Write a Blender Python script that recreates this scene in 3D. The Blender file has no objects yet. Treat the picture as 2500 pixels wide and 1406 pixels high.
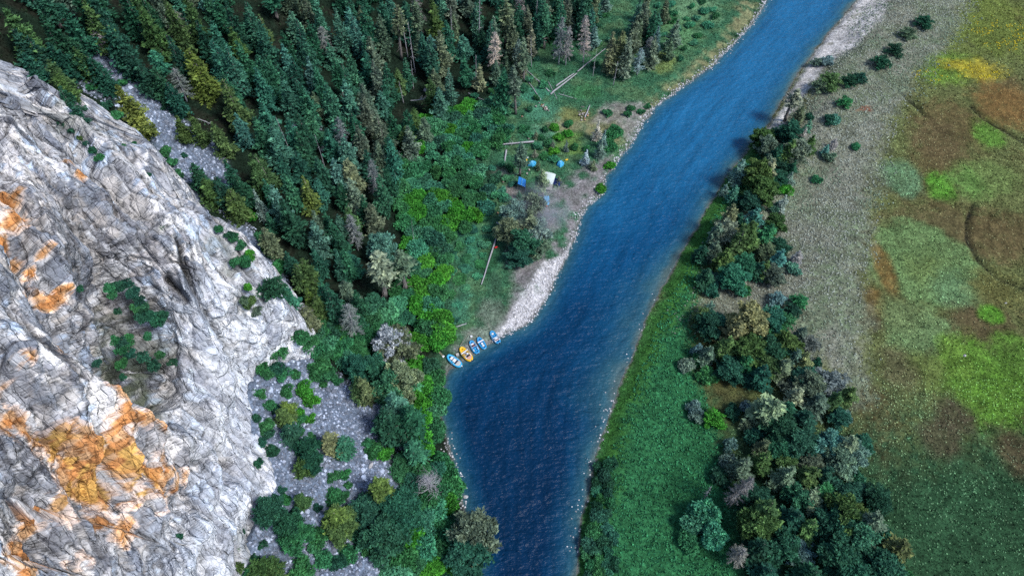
import bpy, math, random
import numpy as np
from math import radians, sin, cos, pi, sqrt

# ------------------------------------------------------------------ camera, sky, sun, exposure
scene = bpy.context.scene
C = scene.collection
F_PX, TILT, CAM_H = 1690.0, radians(35.0), 122.0
cam_data = bpy.data.cameras.new('camera')
cam_data.sensor_width = 36.0
cam_data.lens = 36.0 * F_PX / 2500.0
cam_data.clip_start = 0.5
cam_data.clip_end = 9000.0
cam = bpy.data.objects.new('camera', cam_data)
cam.location = (0, 0, CAM_H)
cam.rotation_euler = (TILT, 0, 0)
C.objects.link(cam)
scene.camera = cam

SUN_EL, SUN_AZ = radians(52), radians(118)          # azimuth measured from +Y towards +X
world = bpy.data.worlds.new('World')
scene.world = world
world.use_nodes = True
wn = world.node_tree.nodes
bg = wn['Background']
sky = wn.new('ShaderNodeTexSky')
sky.sky_type = 'NISHITA'
sky.sun_disc = False
sky.sun_elevation = SUN_EL
sky.sun_rotation = SUN_AZ
world.node_tree.links.new(sky.outputs[0], bg.inputs[0])
bg.inputs[1].default_value = 0.075
sun_data = bpy.data.lights.new('sun', 'SUN')
sun_data.energy = 1.5
sun_data.angle = radians(14)
sun_data.color = (1.0, 0.965, 0.92)
sun = bpy.data.objects.new('sun', sun_data)
sd = np.array([sin(SUN_AZ) * cos(SUN_EL), cos(SUN_AZ) * cos(SUN_EL), sin(SUN_EL)])
from mathutils import Vector
sun.rotation_euler = Vector(sd).to_track_quat('Z', 'Y').to_euler()
sun.location = (60, 40, 200)
C.objects.link(sun)
scene.view_settings.view_transform = 'Standard'
scene.view_settings.look = 'None'
scene.view_settings.exposure = 1.15
scene.view_settings.gamma = 1.0
scene.view_settings.use_curve_mapping = False
scene.render.engine = 'CYCLES'
scene.cycles.max_bounces = 5
scene.cycles.diffuse_bounces = 1
scene.cycles.glossy_bounces = 2
scene.cycles.transmission_bounces = 2
scene.cycles.use_denoising = False

rng = np.random.default_rng(7)
random.seed(7)

# ------------------------------------------------------------------ numeric helpers
def ray_dir(px, py):
    x = (px - 1250) / F_PX
    y = -(py - 703) / F_PX
    return np.array([x, y * cos(TILT) + sin(TILT), y * sin(TILT) - cos(TILT)])

def flat(px, py, z=0.0):
    d = ray_dir(px, py)
    t = (z - CAM_H) / d[2]
    return d[:2] * t

def poly(pts, z=0.0):
    return np.array([flat(a, b, z) for a, b in pts])

def _h(ix, iy, iz, seed):
    n = (ix.astype(np.int64) * 374761393 + iy.astype(np.int64) * 668265263 + iz.astype(np.int64) * 2147483647 + seed * 1274126177) & 0xffffffff
    n = ((n ^ (n >> 13)) * 1274126177) & 0xffffffff
    n = ((n ^ (n >> 16)) * 2246822519) & 0xffffffff
    n = n ^ (n >> 15)
    return (n & 0xffffff) / float(0x1000000)

def vnoise(P, seed=0):
    """smooth value noise of points P (...,3), range -1..1"""
    P = np.asarray(P, float)
    I = np.floor(P).astype(np.int64)
    f = P - I
    u = f * f * (3 - 2 * f)
    r = 0
    for dx in (0, 1):
        for dy in (0, 1):
            for dz in (0, 1):
                w = (u[..., 0] if dx else 1 - u[..., 0]) * (u[..., 1] if dy else 1 - u[..., 1]) * (u[..., 2] if dz else 1 - u[..., 2])
                r = r + w * _h(I[..., 0] + dx, I[..., 1] + dy, I[..., 2] + dz, seed)
    return r * 2 - 1

def fbm(P, seed=0, octv=4, gain=0.5):
    P = np.asarray(P, float)
    r, a, s = 0, 1.0, 0
    for k in range(octv):
        r = r + a * vnoise(P * (2.03 ** k) + 17.3 * k, seed + k)
        s += a
        a *= gain
    return r / s

def xy3(X, Y, s, z=0.0):
    return np.stack([X * s, Y * s, np.zeros_like(X) + z], -1)

def smooth(a, b, x):
    t = np.clip((x - a) / (b - a), 0, 1)
    return t * t * (3 - 2 * t)

def pl_dist(X, Y, pl):
    """signed distance to an open polyline, positive on its right-hand side"""
    best = np.full(X.shape, 1e9)
    sgn = np.ones(X.shape)
    for i in range(len(pl) - 1):
        ax, ay = pl[i]
        bx, by = pl[i + 1]
        dx, dy = bx - ax, by - ay
        L2 = dx * dx + dy * dy + 1e-9
        t = np.clip(((X - ax) * dx + (Y - ay) * dy) / L2, 0, 1)
        ex, ey = X - ax - t * dx, Y - ay - t * dy
        d = ex * ex + ey * ey
        cr = dx * (Y - ay) - dy * (X - ax)
        m = d < best - 1e-9
        best = np.where(m, d, best)
        sgn = np.where(m, np.where(cr < 0, 1.0, -1.0), sgn)
    return np.sqrt(best) * sgn

def pg_in(X, Y, pg):
    """signed distance to a closed polygon, positive inside"""
    ins = np.zeros(X.shape, bool)
    best = np.full(X.shape, 1e9)
    n = len(pg)
    for i in range(n):
        ax, ay = pg[i]
        bx, by = pg[(i + 1) % n]
        dx, dy = bx - ax, by - ay
        t = np.clip(((X - ax) * dx + (Y - ay) * dy) / (dx * dx + dy * dy + 1e-9), 0, 1)
        best = np.minimum(best, (X - ax - t * dx) ** 2 + (Y - ay - t * dy) ** 2)
        c = ((ay > Y) != (by > Y)) & (X < (bx - ax) * (Y - ay) / ((by - ay) if abs(by - ay) > 1e-9 else 1e-9) + ax)
        ins ^= c
    d = np.sqrt(best)
    return np.where(ins, d, -d)

# ------------------------------------------------------------------ plan of the place (read off the photograph, on the ground)
LB = poly([(1150, 1406), (1150, 1350), (1138, 1300), (1128, 1240), (1115, 1180), (1100, 1110), (1085, 1060), (1075, 1000), (1078, 960), (1084, 922), (1100, 900),
           (1125, 884), (1160, 861), (1195, 840), (1215, 823), (1240, 812), (1270, 801), (1297, 783), (1330, 735), (1350, 690), (1375, 640), (1400, 590), (1412, 545),
           (1430, 505), (1470, 470), (1480, 430), (1510, 390), (1545, 345), (1570, 300), (1600, 262), (1640, 230), (1690, 195), (1740, 160), (1800, 100), (1850, 40), (1872, 0)])
LB = np.vstack([[-30, -400], [-14, -60], [-12, 5], LB, LB[-1] + [14, 45], LB[-1] + [20, 150], LB[-1] + [-40, 500]])
RB = poly([(1408, 1406), (1410, 1330), (1420, 1270), (1435, 1210), (1445, 1160), (1455, 1110), (1475, 1060), (1495, 1000), (1510, 950), (1530, 900), (1555, 850),
           (1575, 790), (1600, 730), (1630, 680), (1660, 620), (1700, 560), (1715, 525), (1750, 470), (1790, 410), (1840, 350), (1880, 300), (1915, 235), (1950, 180),
           (2000, 110), (2050, 50), (2095, 0)])
RB = np.vstack([[2, -400], [12, -60], [11, 5], RB, RB[-1] + [16, 45], RB[-1] + [24, 150], RB[-1] + [-30, 500]])
SL = poly([(1090, 1406), (1080, 1250), (1060, 1100), (1040, 960), (1005, 850), (985, 750), (965, 600), (985, 450), (1010, 280), (1130, 110), (1290, 0)], 1.5)
SL = np.vstack([[-40, -400], [-20, -60], [-14, 5], SL, SL[-1] + [30, 60], SL[-1] + [60, 500]])

def ground_raw(X, Y):
    wob = 0.5 * fbm(xy3(X, Y, 0.35), 3, 3) + 0.25 * fbm(xy3(X, Y, 1.3), 5, 2)
    dl = -pl_dist(X, Y, LB) + wob          # metres onto the left bank
    dr = pl_dist(X, Y, RB) + wob           # metres onto the right bank
    ds = -pl_dist(X, Y, SL)                # metres up the left slope
    big = fbm(xy3(X, Y, 0.04), 11, 3)
    mid = fbm(xy3(X, Y, 0.22), 12, 3)
    sml = fbm(xy3(X, Y, 0.9), 13, 2)
    # left
    zl = 1.3 * smooth(0, 5, dl) + 0.25 * mid * smooth(2, 8, dl) + 0.08 * sml
    s = np.maximum(ds, 0)
    slope = 0.40 * s + 0.0022 * np.minimum(s, 150) ** 2 + np.maximum(s - 150, 0) * 0.5
    slope = np.minimum(slope, 110 + 0.12 * s)
    slope = slope * (1 + 0.10 * big) + smooth(0, 15, s) * (1.0 * mid + 0.2 * sml)
    zl = zl + slope
    # right: low grassy bank downstream, cut bluff upstream, then the flat
    up = smooth(95, 150, Y)
    zr = (1 - up) * (1.1 * smooth(0, 3.5, dr) + 1.9 * smooth(12, 34, dr)) + up * (1.0 * smooth(0, 2, dr) + 3.6 * smooth(1.5, 13, dr + 1.5 * mid))
    zr = zr + 0.35 * big * smooth(10, 30, dr) + 0.15 * mid * smooth(2, 8, dr) + 0.07 * sml
    zr = zr + np.maximum(dr - 160, 0) * 0.06
    bed = -0.25 - 1.1 * smooth(0, 7, np.minimum(-dl, -dr))
    z = np.where(dl > 0, np.maximum(zl, 0.0) + 0.02, np.where(dr > 0, np.maximum(zr, 0.0) + 0.02, 0))
    z = np.where((dl <= 0) & (dr <= 0), np.minimum(bed, -0.0), z)
    edge = np.where(dl > 0, dl, np.where(dr > 0, dr, np.maximum(dl, dr)))
    z = np.where((edge > -1.2) & (edge <= 0), edge * 0.25 + 0.0, z)
    return z, dl, dr, ds

CREEKS = [poly(p, 4) for p in ([(2385, 490), (2368, 530), (2368, 575), (2395, 625), (2440, 668), (2500, 692), (2560, 700)], [(2370, 262), (2400, 290), (2450, 318), (2500, 345), (2560, 370)],
                               [(2205, 240), (2235, 262), (2258, 284)])]

# cliff control points: image place and height above the river
CTRL = [(600, 1406, 12.5), (620, 1330, 12.5), (645, 1270, 13), (670, 1200, 13), (655, 1140, 14), (625, 1060, 15), (608, 980, 16), (612, 900, 17), (652, 848, 18), (700, 803, 19),
        (706, 765, 22), (690, 735, 24), (662, 690, 25.5), (655, 650, 26.5), (628, 612, 28), (560, 545, 31), (500, 510, 33), (432, 480, 34.5), (413, 430, 36), (385, 380, 37.5),
        (320, 310, 39.5), (250, 262, 41), (170, 220, 43), (90, 190, 44.5), (0, 152, 46.5),
        (0, 400, 48), (0, 640, 49), (0, 900, 46), (0, 1150, 42), (0, 1406, 38.5), (110, 330, 46), (110, 560, 46), (110, 800, 44), (110, 1050, 41), (110, 1300, 36.5),
        (230, 420, 43), (230, 600, 42), (220, 760, 40), (240, 900, 37), (250, 1090, 35), (250, 1290, 31), (330, 520, 39.5), (340, 640, 37.5), (300, 720, 36.5), (350, 830, 31.5),
        (360, 950, 29), (380, 1080, 27.5), (370, 1220, 26), (380, 1406, 22), (450, 600, 35.5), (440, 720, 33), (450, 830, 29.5), (450, 950, 26), (470, 1060, 23.5), (480, 1200, 22), (490, 1350, 20.5), (540, 1400, 16.5),
        (550, 680, 31), (560, 800, 26.5), (540, 920, 22.5), (560, 1040, 19), (580, 1160, 17.5), (620, 760, 27), (620, 840, 21.5),
        (-160, 150, 54), (-160, 420, 54), (-160, 800, 51), (-160, 1150, 46), (-160, 1500, 38), (0, 1600, 33), (300, 1600, 23), (480, 1600, 19), (-400, 100, 62), (-500, 700, 62), (-500, 1300, 55),
        (0, 2000, 27), (300, 2000, 18), (450, 2000, 10)]
cp = np.array([[*flat(a, b, z), z] for a, b, z in CTRL])
keep = []
for i in range(len(cp)):
    if all(np.hypot(*(cp[i, :2] - cp[j, :2])) > 0.8 for j in keep):
        keep.append(i)
cp = cp[keep]
def _tps_k(r2):
    return 0.5 * r2 * np.log(r2 + 1e-9)
_n = len(cp)
_K = _tps_k((cp[:, None, 0] - cp[None, :, 0]) ** 2 + (cp[:, None, 1] - cp[None, :, 1]) ** 2) + np.eye(_n) * 0.5
_P = np.hstack([np.ones((_n, 1)), cp[:, :2]])
_A = np.vstack([np.hstack([_K, _P]), np.hstack([_P.T, np.zeros((3, 3))])])
_w = np.linalg.solve(_A, np.concatenate([cp[:, 2], np.zeros(3)]))
# outline of the rock: foot of the wall, round the nose, then along the crest
BP = np.array([[*flat(470, 2300, 8), 8], [*flat(560, 1700, 11), 11]] + [[*flat(a, b, z), z] for a, b, z in CTRL[0:25]] + [[*flat(-160, 95, 53), 53], [*flat(-420, 30, 62), 62], [-190, 190, 70]])
def outline(X, Y):
    best = np.full(X.shape, 1e9); sgn = np.ones(X.shape); zz = np.zeros(X.shape)
    for i in range(len(BP) - 1):
        ax, ay, az = BP[i]; bx, by, bz = BP[i + 1]
        dx, dy = bx - ax, by - ay
        t = np.clip(((X - ax) * dx + (Y - ay) * dy) / (dx * dx + dy * dy + 1e-9), 0, 1)
        d = (X - ax - t * dx) ** 2 + (Y - ay - t * dy) ** 2
        m = d < best - 1e-9
        best = np.where(m, d, best)
        zz = np.where(m, az + t * (bz - az), zz)
        sgn = np.where(m, np.where(dx * (Y - ay) - dy * (X - ax) > 0, 1.0, -1.0), sgn)
    return np.sqrt(best) * sgn, zz          # positive inside the rock
def cliff_face(X, Y):
    r = _w[_n] + _w[_n + 1] * X + _w[_n + 2] * Y
    for i in range(_n):
        r = r + _w[i] * _tps_k((X - cp[i, 0]) ** 2 + (Y - cp[i, 1]) ** 2)
    return r
def cliff_raw(X, Y):
    f = cliff_face(X, Y)
    sd_, zb = outline(X, Y)
    sd_ = sd_ + 0.5 * fbm(xy3(X, Y, 0.35), 207, 3)
    out = np.maximum(-sd_, 0)
    f = np.where(sd_ < 4, f + (np.minimum(f, zb + 1.5 + 1.4 * np.maximum(sd_, 0)) - f) * smooth(4, 1, sd_), f)
    return np.where(sd_ < 0, np.minimum(f, zb + 1.0) - 4.5 * out - 0.6 * out ** 2, f)

# rasters for lookups
GX = np.arange(-190, 211, 0.5)
GY = np.arange(-10, 261, 0.5)
_X, _Y = np.meshgrid(GX, GY)
RG, RDL, RDR, RDS = ground_raw(_X, _Y)
for ck in CREEKS:
    RG = RG - 0.7 * np.exp(-(pl_dist(_X, _Y, ck) / 0.7) ** 2)
RC = np.full(RG.shape, -50.0)
_m = (_X < -25) & (_Y < 170)
RC[_m] = cliff_raw(_X[_m], _Y[_m])
RS = np.maximum(RG, RC)
def samp(R, x, y):
    x = np.asarray(x, float); y = np.asarray(y, float)
    fx = np.clip((x - GX[0]) / 0.5, 0, len(GX) - 1.001)
    fy = np.clip((y - GY[0]) / 0.5, 0, len(GY) - 1.001)
    i, j = fx.astype(int), fy.astype(int)
    u, v = fx - i, fy - j
    return (R[j, i] * (1 - u) + R[j, i + 1] * u) * (1 - v) + (R[j + 1, i] * (1 - u) + R[j + 1, i + 1] * u) * v
_T = np.linspace(40, 320, 900)
def at(px, py, h=0.0, R=None):
    """point where the sight line through an image place meets the ground raised by h"""
    R = RS if R is None else R
    d = ray_dir(px, py)
    d = d / np.linalg.norm(d)
    P = d[None] * _T[:, None]
    zz = CAM_H + P[:, 2] - samp(R, P[:, 0], P[:, 1]) - h
    k = np.argmax(zz < 0)
    if zz[k] >= 0:
        k = len(_T) - 1
    t0, t1 = _T[max(k - 1, 0)], _T[k]
    for _ in range(12):
        tm = 0.5 * (t0 + t1)
        p = d * tm
        if CAM_H + p[2] - samp(R, p[0], p[1]) - h < 0:
            t1 = tm
        else:
            t0 = tm
    p = d * t1
    return np.array([p[0], p[1], float(samp(R, p[0], p[1]))])

# ------------------------------------------------------------------ object helpers
def mesh_from(name, V, Fc, attrs=None, mats=None, smooth_shade=False, mat_idx=None):
    """V (n,3); Fc list of int arrays (m,3) or (m,4); attrs {name: (n,) or (n,3)}"""
    me = bpy.data.meshes.new(name)
    V = np.asarray(V, np.float32)
    if not isinstance(Fc, (list, tuple)):
        Fc = [Fc]
    Fc = [np.asarray(f, np.int32) for f in Fc if len(f)]
    me.vertices.add(len(V))
    me.vertices.foreach_set('co', V.ravel())
    nl = sum(f.size for f in Fc)
    npoly = sum(len(f) for f in Fc)
    me.loops.add(nl)
    me.loops.foreach_set('vertex_index', np.concatenate([f.ravel() for f in Fc]))
    me.polygons.add(npoly)
    tot = np.concatenate([np.full(len(f), f.shape[1], np.int32) for f in Fc])
    st = np.concatenate([[0], np.cumsum(tot)[:-1]]).astype(np.int32)
    me.polygons.foreach_set('loop_start', st)
    me.polygons.foreach_set('loop_total', tot)
    me.polygons.foreach_set('use_smooth', np.full(npoly, smooth_shade, bool))
    for m in (mats or []):
        me.materials.append(m)
    if mat_idx is not None:
        me.polygons.foreach_set('material_index', np.asarray(mat_idx, np.int32))
    me.update(calc_edges=True)
    for k, a in (attrs or {}).items():
        a = np.asarray(a, np.float32)
        if a.ndim == 1:
            at_ = me.attributes.new(k, 'FLOAT', 'POINT')
            at_.data.foreach_set('value', a)
        else:
            at_ = me.attributes.new(k, 'FLOAT_COLOR', 'POINT')
            at_.data.foreach_set('color', np.hstack([a, np.ones((len(a), 1), np.float32)]).ravel())
    return me

def link(name, me, parent=None, label=None, cat=None, group=None, kind=None):
    o = bpy.data.objects.new(name, me)
    C.objects.link(o)
    if parent is not None:
        o.parent = parent
    if label: o['label'] = label
    if cat: o['category'] = cat
    if group: o['group'] = group
    if kind: o['kind'] = kind
    return o

def thing(name, loc, rz=0.0, label=None, cat=None, group=None, scale=None):
    o = link(name, None, None, label, cat, group)
    o.empty_display_size = 0.3
    o.location = loc
    o.rotation_euler = (0, 0, rz)
    if scale is not None:
        o.scale = scale
    return o

class MB:
    """collects simple solids into one mesh"""
    def __init__(self):
        self.v, self.f3, self.f4, self.n = [], [], [], 0
    def add(self, V, F4=(), F3=()):
        V = np.asarray(V, float)
        self.v.append(V)
        if len(F4): self.f4.append(np.asarray(F4, int) + self.n)
        if len(F3): self.f3.append(np.asarray(F3, int) + self.n)
        self.n += len(V)
        return self
    def box(self, c, s, rz=0.0, taper=1.0):
        x, y, z = np.array(s) / 2.0
        V = np.array([[-x, -y, -z], [x, -y, -z], [x, y, -z], [-x, y, -z], [-x * taper, -y * taper, z], [x * taper, -y * taper, z], [x * taper, y * taper, z], [-x * taper, y * taper, z]])
        R = np.array([[cos(rz), -sin(rz), 0], [sin(rz), cos(rz), 0], [0, 0, 1]])
        return self.add(V @ R.T + np.array(c), [[0, 3, 2, 1], [4, 5, 6, 7], [0, 1, 5, 4], [1, 2, 6, 5], [2, 3, 7, 6], [3, 0, 4, 7]])
    def tube(self, pts, rad, n=7, closed=False, cap=True):
        pts = np.asarray(pts, float)
        m = len(pts)
        rad = np.broadcast_to(np.asarray(rad, float), (m,))
        V = []
        prev = None
        for i in range(m):
            if closed:
                t = pts[(i + 1) % m] - pts[i - 1]
            else:
                t = pts[min(i + 1, m - 1)] - pts[max(i - 1, 0)]
            t = t / (np.linalg.norm(t) + 1e-12)
            if prev is None:
                ref = np.array([0, 0, 1.0]) if abs(t[2]) < 0.9 else np.array([1.0, 0, 0])
            else:
                ref = prev
            a = ref - t * np.dot(ref, t)
            a /= np.linalg.norm(a) + 1e-12
            prev = a
            b = np.cross(t, a)
            for k in range(n):
                an = 2 * pi * k / n
                V.append(pts[i] + rad[i] * (cos(an) * a + sin(an) * b))
        F = []
        for i in range(m if closed else m - 1):
            j = (i + 1) % m
            for k in range(n):
                l = (k + 1) % n
                F.append([i * n + k, i * n + l, j * n + l, j * n + k])
        F3 = []
        if cap and not closed:
            V.append(pts[0]); V.append(pts[-1])
            for k in range(n):
                l = (k + 1) % n
                F3.append([m * n, l, k])
                F3.append([m * n + 1, (m - 1) * n + k, (m - 1) * n + l])
        return self.add(V, F, F3)
    def mesh(self, name, mats=None, smooth_shade=False, attrs=None):
        V = np.vstack(self.v)
        fc = []
        if self.f4: fc.append(np.vstack(self.f4))
        if self.f3: fc.append(np.vstack(self.f3))
        return mesh_from(name, V, fc, attrs, mats, smooth_shade)
    def build(self, name, mat, parent=None, smooth_shade=False, **kw):
        return link(name, self.mesh(name, [mat], smooth_shade), parent, **kw)

# ------------------------------------------------------------------ materials
def new_mat(name, rough=0.8, spec=0.2):
    m = bpy.data.materials.new(name)
    m.use_nodes = True
    nt = m.node_tree
    b = nt.nodes['Principled BSDF']
    b.inputs['Roughness'].default_value = rough
    b.inputs['Specular IOR Level'].default_value = spec
    return m, nt, b

def N(nt, t, **kw):
    n = nt.nodes.new(t)
    for k, v in kw.items():
        setattr(n, k, v)
    return n

def mult(nt, a, b, fac=1.0, mode='MULTIPLY'):
    n = N(nt, 'ShaderNodeMix', data_type='RGBA', blend_type=mode)
    n.inputs[0].default_value = fac
    for s, i in ((a, 6), (b, 7)):
        if isinstance(s, tuple): n.inputs[i].default_value = s
        else: nt.links.new(s, n.inputs[i])
    return n.outputs[2]

def ramp(nt, src, stops):
    r = N(nt, 'ShaderNodeValToRGB')
    e = r.color_ramp.elements
    while len(e) < len(stops): e.new(0.5)
    for k, (p, c) in enumerate(stops):
        e[k].position = p
        e[k].color = c if len(c) == 4 else (*c, 1)
    nt.links.new(src, r.inputs[0])
    return r.outputs[0]

def noise(nt, scale, detail=4, rough=0.55, vec=None, kind='ShaderNodeTexNoise'):
    n = N(nt, kind)
    n.inputs['Scale'].default_value = scale
    if kind == 'ShaderNodeTexNoise':
        n.inputs['Detail'].default_value = detail
        n.inputs['Roughness'].default_value = rough
    if vec is not None: nt.links.new(vec, n.inputs['Vector'])
    return n

def bump(nt, b, src, dist, strength=1.0, prev=None):
    n = N(nt, 'ShaderNodeBump')
    n.inputs['Strength'].default_value = strength
    n.inputs['Distance'].default_value = dist
    nt.links.new(src, n.inputs['Height'])
    if prev is not None: nt.links.new(prev, n.inputs['Normal'])
    nt.links.new(n.outputs[0], b.inputs['Normal'])
    return n.outputs[0]

def plain(name, col, rough=0.6, spec=0.3, var=0.25, scale=6.0, metal=0.0):
    m, nt, b = new_mat(name, rough, spec)
    geo = N(nt, 'ShaderNodeTexCoord')
    n = noise(nt, scale, 4, 0.6, geo.outputs['Object'])
    k = ramp(nt, n.outputs[0], [(0.3, (1 - var,) * 3), (0.7, (1 + var * 0.5,) * 3)])
    nt.links.new(mult(nt, (*col, 1), k), b.inputs['Base Color'])
    b.inputs['Metallic'].default_value = metal
    bump(nt, b, n.outputs[0], 0.02, 0.4)
    return m

# ground: colours of the soil and plants are stored per vertex, grain added here
M_GROUND, nt, b = new_mat('ground_surface', 0.95, 0.1)
a_ = N(nt, 'ShaderNodeAttribute', attribute_name='col')
geo = N(nt, 'ShaderNodeNewGeometry')
n1 = noise(nt, 2.2, 5, 0.75, geo.outputs['Position'])
n2 = noise(nt, 0.5, 4, 0.6, geo.outputs['Position'])
g1 = ramp(nt, n1.outputs[0], [(0.30, (0.35,) * 3), (0.5, (0.9,) * 3), (0.70, (1.75,) * 3)])
g2 = ramp(nt, n2.outputs[0], [(0.3, (0.7,) * 3), (0.7, (1.25,) * 3)])
nt.links.new(mult(nt, mult(nt, a_.outputs['Color'], g1), g2), b.inputs['Base Color'])
bump(nt, b, n1.outputs[0], 0.35, 0.8)

# anything scattered as stuff: colour per vertex
def attr_mat(name, rough=0.85, spec=0.15):
    m, nt, b = new_mat(name, rough, spec)
    a = N(nt, 'ShaderNodeAttribute', attribute_name='col')
    geo = N(nt, 'ShaderNodeNewGeometry')
    n = noise(nt, 5.0, 2, 0.6, geo.outputs['Position'])
    k = ramp(nt, n.outputs[0], [(0.3, (0.75,) * 3), (0.7, (1.2,) * 3)])
    nt.links.new(mult(nt, a.outputs['Color'], k), b.inputs['Base Color'])
    return m
M_STUFF = attr_mat('scattered_plants')
M_STONE = attr_mat('loose_stone', 0.9, 0.2)

# foliage: colour of the plant from the object, leaf to leaf variation from the mesh
M_LEAF, nt, b = new_mat('foliage', 0.75, 0.18)
oi = N(nt, 'ShaderNodeObjectInfo')
a_ = N(nt, 'ShaderNodeAttribute', attribute_name='v')
k = ramp(nt, a_.outputs['Fac'], [(0.0, (0.30, 0.36, 0.38)), (0.5, (1.0, 1.0, 1.0)), (1.0, (2.3, 2.1, 1.9))])
lc = mult(nt, oi.outputs['Color'], k)
nt.links.new(lc, b.inputs['Base Color'])
tr = N(nt, 'ShaderNodeBsdfTranslucent')
nt.links.new(lc, tr.inputs['Color'])
mxs = N(nt, 'ShaderNodeMixShader')
mxs.inputs[0].default_value = 0.22
nt.links.new(b.outputs[0], mxs.inputs[1]); nt.links.new(tr.outputs[0], mxs.inputs[2])
nt.links.new(mxs.outputs[0], nt.nodes['Material Output'].inputs['Surface'])

M_BARK = plain('bark_grey', (0.22, 0.20, 0.19), 0.9, 0.1, 0.45, 3.0)
M_DEAD = plain('weathered_wood', (0.40, 0.40, 0.43), 0.85, 0.15, 0.4, 4.0)

# ------------------------------------------------------------------ ground sheet
def axis(lo, hi, step, far, growth=1.35):
    a = list(np.arange(lo, hi + 1e-6, step))
    s, x = step, hi
    while x < far:
        s *= growth; x += s; a.append(x)
    s, x = step, lo
    while x > -far:
        s *= growth; x -= s; a.insert(0, x)
    return np.array(a)

def zone(pts, z=1.5):
    return poly(pts, z)

Z_SCREE = [zone([(600, 860), (690, 838), (770, 860), (840, 915), (900, 950), (1000, 990), (990, 1050), (930, 1070), (965, 1130), (955, 1200), (960, 1300), (930, 1420), (560, 1420), (560, 1200)], 11),
           zone([(250, 185), (330, 205), (420, 262), (500, 300), (535, 370), (520, 420), (440, 440), (395, 370), (320, 300), (260, 250)], 26), zone([(185, 165), (230, 180), (225, 205), (190, 195)], 34),
           zone([(540, 500), (600, 530), (660, 600), (690, 690), (640, 700), (560, 600)], 17),
           zone([(700, 250), (760, 250), (760, 290), (700, 290)], 18)]
Z_BEACH = zone([(1297, 785), (1330, 735), (1350, 690), (1375, 640), (1400, 590), (1412, 548), (1395, 580), (1370, 620), (1330, 640), (1290, 700), (1262, 745), (1240, 790), (1215, 812), (1200, 830), (1240, 815)], 0.6)
Z_MUD = zone([(1090, 900), (1100, 860), (1130, 835), (1170, 812), (1215, 790), (1245, 770), (1270, 700), (1240, 640), (1240, 560), (1300, 480), (1360, 450), (1440, 400), (1490, 380), (1480, 430), (1430, 505), (1400, 590), (1350, 690), (1290, 790), (1200, 845)], 1.2)
Z_CAMP = zone([(1290, 0), (1860, 0), (1740, 160), (1600, 262), (1470, 470), (1400, 600), (1270, 800), (1090, 900), (1100, 700), (1120, 520), (1200, 420), (1100, 330), (1250, 230), (1200, 120)], 1.2)
Z_DRYBANK = zone([(1860, 0), (1800, 0), (1770, 70), (1640, 190), (1560, 250), (1480, 260), (1400, 290), (1340, 320), (1390, 330), (1530, 350), (1600, 262), (1740, 160), (1850, 40)], 1.2)
Z_SAND = zone([(1480, 250), (1580, 245), (1610, 262), (1560, 310), (1540, 350), (1500, 300), (1440, 300)], 1.2)
Z_BLUFF = zone([(2110, -40), (2200, -40), (2150, 60), (2100, 110), (2010, 160), (1960, 250), (1900, 330), (1850, 380), (1820, 390), (1880, 300), (1950, 180), (2050, 50)], 2)
Z_SAGE = zone([(2190, -60), (2380, -60), (2330, 60), (2290, 130), (2220, 190), (2170, 300), (2130, 420), (2110, 560), (2090, 700), (2095, 800), (2100, 930), (2070, 960), (2040, 900), (1960, 850), (1850, 800), (1780, 770), (1700, 760), (1760, 620), (1850, 460), (1900, 380), (1960, 250), (2030, 150)], 3.5)
Z_BANKGRASS = zone([(1410, 1420), (1450, 1120), (1530, 900), (1660, 620), (1760, 460), (1850, 350), (1850, 430), (1760, 560), (1720, 640), (1690, 760), (1690, 900), (1740, 1050), (1760, 1200), (1790, 1420)], 1.5)
def px_ell(cx, cy, rx, ry, z=4):
    c = flat(cx, cy, z); a = flat(cx + rx, cy, z); t = flat(cx, cy - ry, z); u = flat(cx, cy + ry, z)
    return c[0], 0.5 * (t[1] + u[1]), abs(a[0] - c[0]), 0.5 * abs(t[1] - u[1])
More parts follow.
